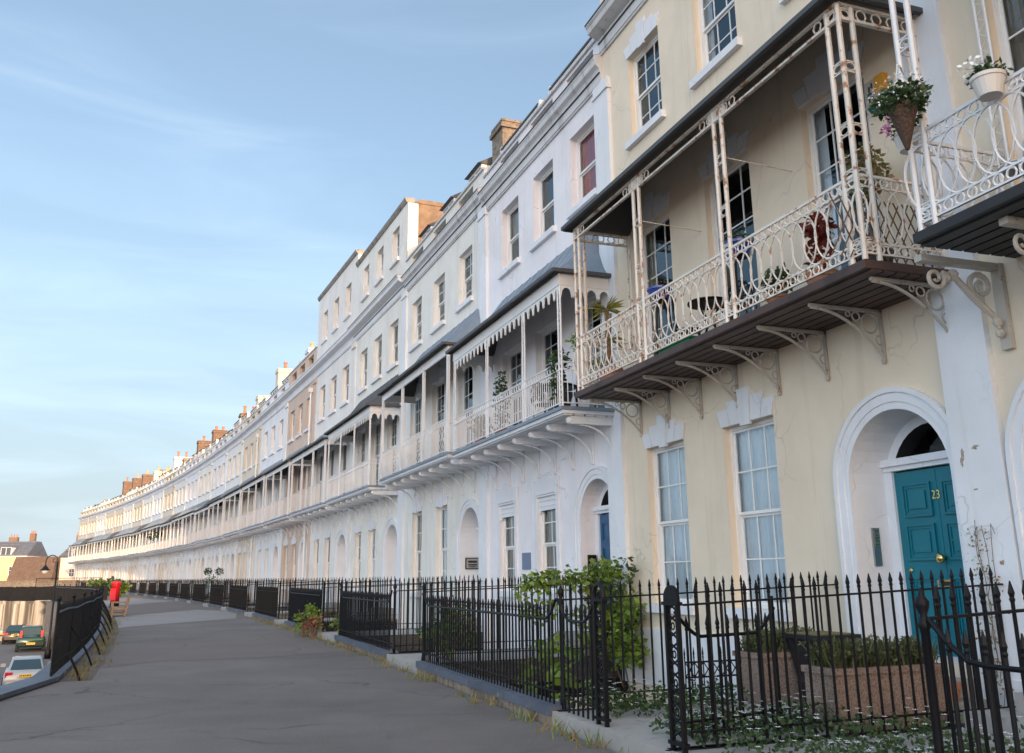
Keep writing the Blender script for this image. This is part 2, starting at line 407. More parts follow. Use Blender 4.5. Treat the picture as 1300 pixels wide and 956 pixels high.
def wall_mesh(W, z0, z1, holes, arch, depth, rec=.62):
    """front wall with real openings; holes = (s0,s1,za,zb); arch = (centre, radius, spring, floor)"""
    mb = MB(); H = list(holes)
    if arch:
        c, r, sp, fl = arch; H.append((c - r, c + r, fl, sp + r))
    xs = sorted({0, W} | {x for h in H for x in h[:2]}); zs = sorted({z0, z1} | {z for h in H for z in h[2:4]})
    for a, b in zip(xs, xs[1:]):
        for p, q in zip(zs, zs[1:]):
            cx, cz = (a + b) / 2, (p + q) / 2
            if any(h[0] < cx < h[1] and h[2] < cz < h[3] for h in H): continue
            mb.quad((a, 0, p), (b, 0, p), (b, 0, q), (a, 0, q))
    for hh in holes:
        s0, s1, a, b = hh[:4]; d = -(hh[4] if len(hh) > 4 else depth)
        mb.quad((s0, 0, a), (s0, d, a), (s0, d, b), (s0, 0, b)); mb.quad((s1, 0, a), (s1, d, a), (s1, d, b), (s1, 0, b))
        mb.quad((s0, 0, b), (s1, 0, b), (s1, d, b), (s0, d, b)); mb.quad((s0, 0, a), (s1, 0, a), (s1, d, a), (s0, d, a))
    if arch:
        d = -rec; A = arc(c, sp, r, n=18)
        for (xa, za), (xb, zb) in zip(A, A[1:]):
            mb.quad((xa, 0, za), (xb, 0, zb), (xb, 0, sp + r), (xa, 0, sp + r))
            mb.quad((xa, 0, za), (xb, 0, zb), (xb, d, zb), (xa, d, za), 1)
        for x in (c - r, c + r): mb.quad((x, 0, fl), (x, d, fl), (x, d, sp), (x, 0, sp), 1)
        mb.quad((c - r, 0, fl), (c + r, 0, fl), (c + r, d, fl), (c - r, d, fl), 1)
    # flank, rear and roof-deck walls close the volume
    D = -9.
    for x in (0.012, W - .012): mb.quad((x, -.02, z0), (x, D, z0), (x, D, z1), (x, -.02, z1))
    mb.quad((0, D, z0), (W, D, z0), (W, D, z1), (0, D, z1)); mb.quad((0, -.05, z1 - .01), (W, -.05, z1 - .01), (W, D, z1 - .01), (0, D, z1 - .01))
    return mb

def sash_mesh(w, h, cols, rows, mid, far):
    mb = MB(); f = .058
    mb.box(-w / 2, -w / 2 + f, -.09, 0, 0, h); mb.box(w / 2 - f, w / 2, -.09, 0, 0, h)
    mb.box(-w / 2 + f, w / 2 - f, -.09, 0, h - f, h); mb.box(-w / 2 + f, w / 2 - f, -.09, 0, 0, f * .8)
    zm = h * mid
    for za, zb, y in ((zm, h - f, -.03), (f * .8, zm, -.07)):
        st = .038
        mb.box(-w / 2 + f, -w / 2 + f + st, y - .03, y, za, zb); mb.box(w / 2 - f - st, w / 2 - f, y - .03, y, za, zb)
        mb.box(-w / 2 + f + st, w / 2 - f - st, y - .03, y, zb - .04, zb); mb.box(-w / 2 + f + st, w / 2 - f - st, y - .03, y, za, za + .05)
        if far: continue
        for i in range(1, cols):
            x = -w / 2 + f + (w - 2 * f) * i / cols; mb.box(x - .012, x + .012, y - .025, y - .003, za + .05, zb - .04)
        for i in range(1, rows):
            z = za + (zb - za) * i / rows; mb.box(-w / 2 + f + st, w / 2 - f - st, y - .022, y - .006, z - .012, z + .012)
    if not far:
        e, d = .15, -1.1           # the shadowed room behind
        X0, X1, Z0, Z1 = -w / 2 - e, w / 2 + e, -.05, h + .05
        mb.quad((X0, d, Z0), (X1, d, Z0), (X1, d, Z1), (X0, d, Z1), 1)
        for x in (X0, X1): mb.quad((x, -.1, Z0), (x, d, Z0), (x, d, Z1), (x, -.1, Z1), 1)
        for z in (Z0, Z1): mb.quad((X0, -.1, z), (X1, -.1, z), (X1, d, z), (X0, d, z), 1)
    return mb.mesh('window', [M['white'], M['dark']])

def pane_mesh(w, h, mid, far):
    mb = MB(); f = .1; zm = h * mid
    mb.quad((w / 2 - f, -.045, zm), (-w / 2 + f, -.045, zm), (-w / 2 + f, -.045, h - f), (w / 2 - f, -.045, h - f))
    mb.quad((w / 2 - f, -.085, f), (-w / 2 + f, -.085, f), (-w / 2 + f, -.085, zm), (w / 2 - f, -.085, zm))
    return mb.mesh('pane', [M['glassfar'] if far else M['glass']])

def curtain_mesh(w, h, mode, mat, seed):
    """mode: full, sides, left, blind"""
    r = random.Random(seed); mb = MB()
    def sheet(x0, x1, z0, z1):
        n = max(4, int((x1 - x0) / .035)); L = []
        for i in range(n + 1):
            x = x0 + (x1 - x0) * i / n; L.append((x, -.135 + .03 * math.sin(i * 1.05 + r.random()) + r.uniform(-.012, .012)))
        for (xa, ya), (xb, yb) in zip(L, L[1:]): mb.quad((xa, ya, z0), (xb, yb, z0), (xb, yb, z1), (xa, ya, z1))
    if mode == 'full': sheet(-w / 2, w / 2, 0, h)
    if mode == 'sides': sheet(-w / 2, -w / 2 + w * .2, 0, h); sheet(w / 2 - w * .2, w / 2, 0, h)
    if mode == 'left': sheet(w / 2 - w * .42, w / 2, 0, h)
    if mode == 'blind': mb.quad((-w / 2, -.16, h * .55), (w / 2, -.16, h * .55), (w / 2, -.16, h), (-w / 2, -.16, h))
    me = mb.mesh('curtain', [mat]); me.polygons.foreach_set('use_smooth', [True] * len(me.polygons)); return me

def add_window(root, s0, s1, z0, z1, y=-.19, cols=3, rows=2, mid=.5, far=False, curt=None, sill=True, sillmat=None):
    w, h = round(s1 - s0, 3), round(z1 - z0, 3); c = ((s0 + s1) / 2, y, z0)
    o = link('window', cached(('w', w, h, cols, rows, mid, far), lambda: sash_mesh(w, h, cols, rows, mid, far)), root, c)
    link('pane', cached(('p', w, h, mid, far), lambda: pane_mesh(w, h, mid, far)), o)
    if curt and not far:
        link('curtain', cached(('c', w, h, curt), lambda: curtain_mesh(w, h, curt[0], M[curt[1]], len(CACHE))), o)
    if sill:
        sm = sillmat or M['trim']
        def mk():
            mb = MB(); mb.box(-w / 2 - .13, w / 2 + .13, -.16, .105, -.15, -.003); return mb.mesh('sill', [sm])
        link('sill', cached(('s', w, sm.name), mk), o, (0, -y, 0))
    return o

def lintel_mesh(w, hgt=.5, key=.13):
    """five stepped, splayed voussoirs"""
    mb = MB(); sp = .2; hs = (hgt * .55, hgt * .78, hgt + key * .3, hgt * .78, hgt * .55)
    for i in range(5):
        a, b = -w / 2 + w * i / 5, -w / 2 + w * (i + 1) / 5; g = .006
        def fx(x, z): return x + (x / (w / 2)) * sp * z / hgt
        z0 = -.05 if i == 2 else 0
        mb.plate([(fx(a, z0) + g, z0), (fx(b, z0) - g, z0), (fx(b, hs[i]) - g, hs[i] + .06 * (1 - abs(i - 2) / 2) * 0), (fx(a, hs[i]) + g, hs[i])], .002, .04 + .012 * (i == 2))
    return mb.mesh('lintel', [M['trim']])

def ring_row(mb, x0, x1, y, z, r, step, t=.007, plane='xz', n=8):
    k = max(1, int(abs(x1 - x0) / step))
    for i in range(k):
        x = x0 + (x1 - x0) * (i + .5) / k
        mb.ring((x, y, z) if plane == 'xz' else (y, x, z), r, r, plane, t, n)

def oval_panel(mb, p0, p1, fix, zb, zt, plane='xz', step=.225, hw=.235, t=.0115):
    """interlaced ovals between two ringed borders, as on the nearest balcony"""
    k = max(2, round(abs(p1 - p0) / step)); zm = (zb + zt) / 2; g = .13
    def pt(p, z): return (p, fix, z) if plane == 'xz' else (fix, p, z)
    for i in range(k):
        p = p0 + (p1 - p0) * (i + .5) / k
        mb.ring(pt(p, zm), hw, (zt - zb) / 2 - g, plane, t, 20)
    for z in (zb, zb + g, zt - g, zt):
        mb.bar(pt(p0, z), pt(p1, z), .032 if z in (zb, zt) else .02, .034 if z == zt else .02)
    ring_row(mb, p0, p1, fix, zb + g / 2, g / 2 - .010, .15, .0115, plane)
    ring_row(mb, p0, p1, fix, zt - g / 2, g / 2 - .010, .15, .0115, plane)

def bar_panel(mb, p0, p1, fix, zb, zt, plane='xz', step=.115, frieze=True, k4=4):
    def pt(p, z): return (p, fix, z) if plane == 'xz' else (fix, p, z)
    k = max(2, round(abs(p1 - p0) / step)); g = .16 if frieze else 0
    for i in range(k + 1):
        p = p0 + (p1 - p0) * i / k; mb.bar(pt(p, zb), pt(p, zt - g), .016 if frieze else .011, .016)
    for z in ((zb + .02, zt - g, zt) if frieze else (zb + .02, zt)): mb.bar(pt(p0, z), pt(p1, z), .03, .022)
    if frieze: ring_row(mb, p0, p1, fix, zt - g / 2, g / 2 - .012, .15, .009, plane, 7)

def bow_panel(mb, p0, p1, fix, zb, zt, plane='xz', step=.155):
    """closely set bars that belly outwards"""
    k = max(2, round(abs(p1 - p0) / step))
    for i in range(k + 1):
        p = p0 + (p1 - p0) * i / k; pts = []
        for j in range(7):
            t = j / 6; o = .07 * math.sin(math.pi * t) * (1 if t > .5 else 1.4)
            pts.append((p, fix + o, zb + (zt - zb) * t) if plane == 'xz' else (fix - o * .0, p, zb + (zt - zb) * t))
        mb.tube(pts, .010, 4)
    for z in (zb, zt - .16, zt): mb.bar((p0, fix, z) if plane == 'xz' else (fix, p0, z), (p1, fix, z) if plane == 'xz' else (fix, p1, z), .03, .025)

def bracket_mesh(kind, L, mat):
    mb = MB()
    if kind == 'fret':           # triangular cast bracket with circles and a swept brace
        mb.bar((0, 0, -.025), (0, L, -.025), .045, .04); mb.bar((0, .02, 0), (0, .02, -.62), .045, .035)
        pts = [(0, L * (1 - t) ** 1.0 * (1 - .02), -.05 - .58 * (t ** 2.1)) for t in [i / 10 for i in range(11)]]
        mb.tube([(p[0], max(.02, p[1] - .0), p[2]) for p in pts], .021, 6)
        mb.ring((0, .20, -.19), .125, .125, 'yz', .014, 14, k=5); mb.ring((0, .40, -.115), .06, .06, 'yz', .012, 10, k=5)
        mb.ring((0, .07, -.40), .05, .06, 'yz', .012, 10, k=5); mb.ring((0, .52, -.09), .035, .035, 'yz', .01, 8, k=5)
        mb.lathe([(.02, -.70), (.034, -.66), (.02, -.62)], (0, .03, 0), 8)
    elif kind == 'scroll':
        mb.box(-.05, .05, 0, L, -.07, 0); mb.box(-.065, .065, 0, .06, -.95, 0)
        def spiral(c, r0, a0, turns, sgn):
            n = 22
            return [(0, c[0] + sgn * r0 * (1 - .82 * i / n) * math.cos(a0 + turns * 2 * math.pi * i / n), c[1] + r0 * (1 - .82 * i / n) * math.sin(a0 + turns * 2 * math.pi * i / n)) for i in range(n + 1)]
        mb.tube(spiral((.30, -.27), .17, -1.2, 1.6, 1), [.034 * (1 - .45 * i / 22) for i in range(23)], 8)
        mb.tube(spiral((.90, -.23), .13, 2.6, 1.5, 1), [.028 * (1 - .45 * i / 22) for i in range(23)], 8)
        mb.tube([(0, .80, -.16), (0, .62, -.22), (0, .45, -.38), (0, .28, -.52), (0, .16, -.60), (0, .12, -.72)], [.025, .034, .038, .038, .032, .024], 8)
        for p, r in (((0, .66, -.17), .06), ((0, .13, -.66), .055), ((0, .12, -.78), .05), ((0, .74, -.22), .045)):
            mb.lathe([(.002, -r), (r * .7, -r * .7), (r, 0), (r * .7, r * .7), (.002, r)], p, 8)
    else:                        # 'beam': cantilever with rounded nose and an arched brace
        mb.box(-.07, .07, 0, L - .06, -.16, 0)
        mb.lathe([(.002, -.085), (.06, -.06), (.085, 0), (.06, .06), (.002, .085)], (0, L - .06, -.08), 10)
        pts = [(0, .04 + (L - .35) * math.sin(t), -.75 + .62 * (1 - math.cos(t))) for t in [i / 8 * math.pi / 2 for i in range(9)]]
        pts = [(0, .04 + (L - .3) * (1 - math.cos(t)), -.78 + .62 * math.sin(t)) for t in [i / 8 * math.pi / 2 for i in range(9)]]
        mb.tube(pts, .024, 5)
        mb.box(-.05, .05, 0, .05, -.82, -.16)
    return mb.mesh('bracket', [mat])

def strut(mb, x, y, z0, z1, r): mb.tube([(x, y, z0), (x, y, z1)], r, 6)

def post_mesh(kind, h, mat):
    mb = MB()
    if kind in ('pair', 'corner', 'cornerR'):
        g = .2; P = [(0, 0), (g, 0)]
        if kind != 'pair': P = [(0, 0), (g, 0), (0, -g)]
        if kind == 'cornerR': P = [(0, 0), (-g, 0), (0, -g)]
        for x, y in P: strut(mb, x, y, 0, h, .033)
        for a, b in [(P[0], q) for q in P[1:]]:
            for z in (.2, 1.05, h * .5, h * .75, h - .1):
                c = ((a[0] + b[0]) / 2, (a[1] + b[1]) / 2, z)
                mb.ring(c, .07, .05, 'xz' if a[1] == b[1] else 'yz', .011, 10)
                for d in (-.07, .07): mb.bar((a[0], a[1], z + d), (b[0], b[1], z + d), .014, .014)
    elif kind == 'lattice':
        for x in (0, .13): strut(mb, x, 0, 0, h, .02)
        n = int(h / .2)
        for i in range(n):
            z = h * i / n; mb.bar((0, 0, z), (.13, 0, z + h / n / 2), .01, .01); mb.bar((.13, 0, z + h / n / 2), (0, 0, z + h / n), .01, .01)
    else:                        # flat board-like post
        mb.box(-.055, .055, -.04, .04, 0, h)
    return mb.mesh('post', [mat])

def canopy_mesh(s0, s1, b, ze, zw, mat, scallop=False, hipL=True, hipR=True):
    """swept tent roof with hipped ends; thin, with its own underside"""
    mb = MB(); n = 7; prof = []
    for i in range(n + 1):
        t = i / n; prof.append((b * (1 - t) , ze + (zw - ze) * (t ** 1.55)))
    def inset(t): return .75 * t ** .8
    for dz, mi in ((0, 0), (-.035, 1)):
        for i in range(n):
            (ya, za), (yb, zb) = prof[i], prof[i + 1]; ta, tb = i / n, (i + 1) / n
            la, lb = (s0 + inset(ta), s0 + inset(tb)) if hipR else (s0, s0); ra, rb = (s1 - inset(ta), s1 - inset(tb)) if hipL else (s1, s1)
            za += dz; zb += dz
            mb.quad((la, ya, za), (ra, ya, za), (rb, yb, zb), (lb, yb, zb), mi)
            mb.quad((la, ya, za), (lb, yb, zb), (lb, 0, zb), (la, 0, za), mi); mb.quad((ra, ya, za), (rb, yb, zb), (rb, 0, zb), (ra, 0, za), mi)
    mb.box(s0, s1, b - .03, b + .03, ze - .06, ze + .012, 2)
    for x in (s0, s1): mb.box(x - .03, x + .03, 0, b - .03, ze - .06, ze + .012, 2)
    k = int((s1 - s0) / .55)      # standing seams / laps
    for i in range(1, k):
        x = s0 + (s1 - s0) * i / k
        for j in range(n):
            (ya, za), (yb, zb) = prof[j], prof[j + 1]
            if s0 + inset((j + 1) / n) < x < s1 - inset((j + 1) / n): mb.bar((x, ya, za + .008), (x, yb, zb + .008), .03, .02, 0)
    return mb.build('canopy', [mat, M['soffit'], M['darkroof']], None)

def balcony(root, s0, s1, b, zf, zr, ze, style, lod=0, mats=None, posts=None, canopy=True, nbr=8, cm=None):
    iron = mats or M['wiron']; dark = style == 'oval'
    mb = MB()
    if dark:
        mb.box(s0 - .06, s1 + .06, 0, b + .07, zf - .1, zf, 0)
        for i in range(7):
            y = (b) * (i + .5) / 7; mb.box(s0 - .05, s1 + .05, y - .078, y + .07, zf - .125, zf - .1, 0)
    else:
        mb.box(s0 - .04, s1 + .04, 0, b + .02, zf - .1, zf - .03, 0); mb.box(s0 - .07, s1 + .07, 0, b + .06, zf - .03, zf + .04, 1)
        for i in range(5):
            y = b * (i + .5) / 5; mb.box(s0, s1, y - .1, y + .1, zf - .13, zf - .1, 0)
    bal = mb.build('balcony', [M['plank'] if style == 'oval' else M['trim'], M['lead']], root)
    # balustrade
    zb = zf + .1; mb = MB(); fn = {'oval': oval_panel, 'bow': bow_panel}.get(style, bar_panel)
    if lod: fn = lambda m_, p, q, f, a, z, plane='xz': bar_panel(m_, p, q, f, a, z, plane, .2, False)
    fn(mb, s0, s1, b, zb, zr); fn(mb, 0.02, b, s0, zb, zr, plane='yz'); fn(mb, 0.02, b, s1, zb, zr, plane='yz')
    mb.build('balustrade', iron, bal)
    # posts
    posts = posts or [s0 + (s1 - s0) * i / 3 for i in range(4)]
    zp = ze - .1 if canopy else zr
    for i, x in enumerate(posts):
        first, last = i == 0, i == len(posts) - 1
        if dark: kind = 'corner' if first else ('cornerR' if last else 'pair')
        else: kind = 'lattice' if style == 'bars' and lod == 0 else 'flat'
        if dark and 0 < i < len(posts) - 1: x -= .1
        if kind == 'lattice' and last: x -= .13
        h = round(zp - zf - .02, 3)
        link('post', cached(('post', kind, h, iron.name), lambda: post_mesh(kind, h, iron)), bal, (x, b, zf + .02))
        if dark:                  # wall posts at both ends
            if first or last:
                link('post', cached(('post', 'wall', h, iron.name), lambda: post_mesh('lattice', h, iron)), bal, (x - (.13 if last else 0), .10, zf + .02))
            else:
                tr = MB(); tr.tube([(x + .1, b, zf + 2.5), (x + .1, .0, zf + 2.45)], .011, 5); tr.build('tie_rod', M['rust'], bal)
    kind = {'oval': 'fret', 'scroll': 'scroll'}.get(style, 'beam')
    for i in range(nbr):
        x = s0 + .12 + (s1 - s0 - .24) * i / (nbr - 1)
        L = round(b * .88, 3)
        link('bracket', cached(('br', kind, L, iron.name), lambda: bracket_mesh(kind, L, (M['dullrust'] if iron is M['rust'] else iron) if kind != 'beam' else M['trim'])), bal, (x, 0.005, zf - (.125 if dark else .13)))
    if canopy:
        c = canopy_mesh(s0 - .14, s1 + .14, b + .2, ze, ze + (1.12 if style == 'oval' or lod else 1.42), cm or M['lead']); c.parent = bal
        f = MB(); zt = ze - .06
        if style == 'oval':
            for z in (zt - .22, zt - .02): f.bar((s0, b, z), (s1, b, z), .05, .035); [f.bar((x, .05, z), (x, b, z), .05, .035) for x in (s0, s1)]
            for px_ in posts: f.box(px_ - .22, px_ + .22, b - .012, b + .012, zt - .2, zt - .04) if 0 < posts.index(px_) < len(posts) - 1 else None
            [ring_row(f, max(s0, px_ - .5), min(s1, px_ + .5), b, zt - .12, .07, .17, .012) for px_ in posts]; ring_row(f, .1, b, s0, zt - .12, .075, .22, .012, 'yz'); ring_row(f, .1, b, s1, zt - .12, .075, .22, .012, 'yz')
        else:
            f.box(s0 - .03, s1 + .03, b - .02, b + .03, zt - .24, zt)
            for x in (s0, s1): f.box(x - .025, x + .025, .02, b - .02, zt - .24, zt)
            if style == 'bars' and lod == 0:        # scalloped valance
                def sc(p0, p1, fix, plane):
                    k = round((p1 - p0) / .3); st = (p1 - p0) / k
                    for i in range(k):
                        a = p0 + st * i
                        poly = [(a, zt - .24), (a + st, zt - .24), (a + st, zt - .44), (a + st * .93, zt - .50), (a + st * .86, zt - .42)] + \
                               [(a + st * .5 + st * .36 * math.cos(t), zt - .42 + .13 * math.sin(t)) for t in [math.pi * j / 8 for j in range(1, 8)]] + [(a + st * .14, zt - .42), (a + st * .07, zt - .50), (a, zt - .44)]
                        if plane == 'xz': f.plate(poly, fix - .012, fix + .012)
                        else: f.prism(poly, fix - .012, fix + .012)
                sc(s0, s1, b, 'xz'); sc(.05, b, s0, 'yz'); sc(.05, b, s1, 'yz')
        f.build('valance', iron if style == 'oval' else M['white'], bal)
    return bal

def door_leaf(w, h, mat):
    mb = MB(); mb.box(-w / 2, w / 2, -.05, 0, 0, h)
    for sx in (-1, 1):
        for z0, z1 in ((.22, .92), (1.12, h * .70), (h * .74, h - .16)):
            a, b = sorted((sx * .09, sx * (w / 2 - .13)))
            for i, (d, y) in enumerate(((0, .03), (.032, .014))):
                for q in ((a + d, b - d, z0 + d, z0 + d + .028), (a + d, b - d, z1 - d - .028, z1 - d)): mb.box(q[0], q[1], 0, y, q[2], q[3])
                for q in ((a + d, a + d + .028), (b - d - .028, b - d)): mb.box(q[0], q[1], 0, y, z0 + d + .028, z1 - d - .028)
            mb.box(a + .1, b - .1, 0, .02, z0 + .1, z1 - .1)
    mb.box(-.006, .006, 0, .006, 0.02, h - .02)
    return mb.mesh('door', [mat])

def doorway(root, sd, zs, mat, lod=0, number=None, rec=.62):
    """arched surround on the wall, door and fanlight at the back of the porch"""
    mb = MB(); r0, r1 = ARCR + .002, ARCR + .27
    for ra, rb, d in ((r0, r0 + .09, .035), (r0 + .09, r1 - .06, .05), (r1 - .06, r1, .075)):
        A, B = arc(sd, ARCS, ra, n=22), arc(sd, ARCS, rb, n=22)
        A = [(sd + ra, zs - .1)] + A + [(sd - ra, zs - .1)]; B = [(sd + rb, zs - .1)] + B + [(sd - rb, zs - .1)]
        for i in range(len(A) - 1):
            (ax, az), (bx, bz), (cx, cz), (dx, dz) = A[i], A[i + 1], B[i + 1], B[i]
            mb.quad((ax, d, az), (bx, d, bz), (cx, d, cz), (dx, d, dz)); mb.quad((cx, d, cz), (dx, d, dz), (dx, .0, dz), (cx, .0, cz)); mb.quad((ax, d, az), (bx, d, bz), (bx, .0, bz), (ax, .0, az))
    mb.build('door_arch', M['trim'], root)
    y = -rec; dw, dh = 1.4, 2.24
    fr = MB()
    for sx in (-1, 1): fr.box(*sorted((sd + sx * dw / 2, sd + sx * (ARCR + .01))), y, y + .09, zs, zs + dh + .02)
    zt = zs + dh + .02
    fr.box(sd - ARCR, sd + ARCR, y, y + .12, zt, zt + .06); fr.box(sd - ARCR, sd + ARCR, y, y + .17, zt + .06, zt + .15)
    rg = ARCR - .13; zc = max(zt + .15, ARCS)
    A, B = arc(sd, ARCS, ARCR + .01, n=18), arc(sd, ARCS, rg, n=18)
    for i in range(18):
        (ax, az), (bx, bz), (cx, cz), (dx, dz) = A[i], A[i + 1], B[i + 1], B[i]
        if max(az, bz, cz, dz) < zt + .15: continue
        fr.quad((ax, y + .05, az), (bx, y + .05, bz), (cx, y + .05, cz), (dx, y + .05, dz)); fr.quad((cx, y + .05, cz), (dx, y + .05, dz), (dx, y - .24, dz), (cx, y - .24, cz), 1)
    for d in (0, .5): fr.box(sd - ARCR - .1, sd + ARCR + .1, y - 1.2 * d - .24, y - 1.2 * d - .235, zt + .1, ARCS + ARCR + .1, 1) if d else None
    f = fr.build('door_frame', [M['trim'], M['dark']], root)
    g = MB(); g.add([(x, y - .2, max(z, zt + .15)) for x, z in arc(sd, ARCS, rg, n=18)], [tuple(range(18, -1, -1))]); g.build('fanlight', M['glass'] if not lod else M['glassfar'], root)
    door = link('door', cached(('door', mat.name), lambda: door_leaf(dw, dh, mat)), root, (sd, y + .05, zs))
    if not lod:
        k = MB(); k.lathe([(.028, 0), (.02, .03), (.05, .05), (.062, .075), (.05, .105), (.01, .115)], n=14)
        kn = k.build('door_knob', M['brass'], door, True, (0, 0.002, 1.14)); kn.rotation_euler = (R(-90), 0, 0)
        k = MB(); k.box(-.14, .14, 0, .014, -.045, .045); k.box(-.11, .11, .014, .02, -.025, .025, 1); k.build('letterbox', [M['brass'], M['dark']], door, False, (.02, .001, .84) if number else (0, .001, .9))
        k = MB(); k.lathe([(.03, 0), (.03, .012), (.012, .018)], n=12); lk = k.build('lock', M['brass'], door, True, (.58, .002, 1.0)); lk.rotation_euler = (R(-90), 0, 0)
        if number:
            me = word_mesh(number, .15, M['brass']); o = link('door_number', me, door, (.09, .006, 1.86)); o.rotation_euler = (R(90), 0, R(180))
    return f

def chimney(root, s, y0, y1, z0, z1, npots, mat, potmat, w=.95):
    mb = MB(); mb.box(s - w / 2, s + w / 2, y1, y0, z0, z1); mb.box(s - w / 2 - .07, s + w / 2 + .07, y1 - .07, y0 + .07, z1 - .22, z1 - .08); mb.box(s - w / 2 - .03, s + w / 2 + .03, y1 - .03, y0 + .03, z1, z1 + .08)
    c = mb.build('chimney', mat, root)
    for i in range(npots):
        y = y1 + (y0 - y1) * (i + .5) / npots; hh = rnd.choice((.45, .6, .75))
        link('chimney_pot', cached(('pot', hh, potmat.name), lambda: (lambda m: (m.lathe([(.17, 0), (.14, .08), (.125, hh - .12), (.16, hh - .1), (.16, hh), (.11, hh)], n=9), m.mesh('chimney_pot', [potmat]))[1])(MB())), c, (s, y, z1 + .08))

def dormer(root, s, w, z0, h, y, flat=True, far=False, cols=3):
    mb = MB(); d = 1.5
    mb.box(s - w / 2, s - w / 2 + .07, y - d, y, z0, z0 + h); mb.box(s + w / 2 - .07, s + w / 2, y - d, y, z0, z0 + h)
    mb.box(s - w / 2 + .07, s + w / 2 - .07, y - .1, y, z0, z0 + .12); mb.box(s - w / 2 + .07, s + w / 2 - .07, y - .1, y, z0 + h - .09, z0 + h)
    for i in range(1, cols):
        x = s - w / 2 + w * i / cols; mb.box(x - .03, x + .03, y - .08, y, z0 + .12, z0 + h - .09)
    if flat: mb.box(s - w / 2 - .05, s + w / 2 + .05, y - d, y + .04, z0 + h, z0 + h + .05, 1); mb.box(s - w / 2 - .12, s - w / 2 - .0, y - .2, y + .02, z0, z0 + h + .12); mb.box(s + w / 2, s + w / 2 + .12, y - .2, y + .02, z0, z0 + h + .12)
    else:
        mb.prism([(y + .14, z0 + h), (y - d, z0 + h), (y - d, z0 + h + .5), (y - .6, z0 + h + .42)], s - w / 2 - .06, s + w / 2 + .06, 1)
    o = mb.build('dormer', [M['white'], M['darkroof']], root)
    g = MB(); g.quad((s - w / 2 + .07, y - .05, z0 + .1), (s + w / 2 - .07, y - .05, z0 + .1), (s + w / 2 - .07, y - .05, z0 + h - .08), (s - w / 2 + .07, y - .05, z0 + h - .08)); g.build('pane', M['glassfar'], o)

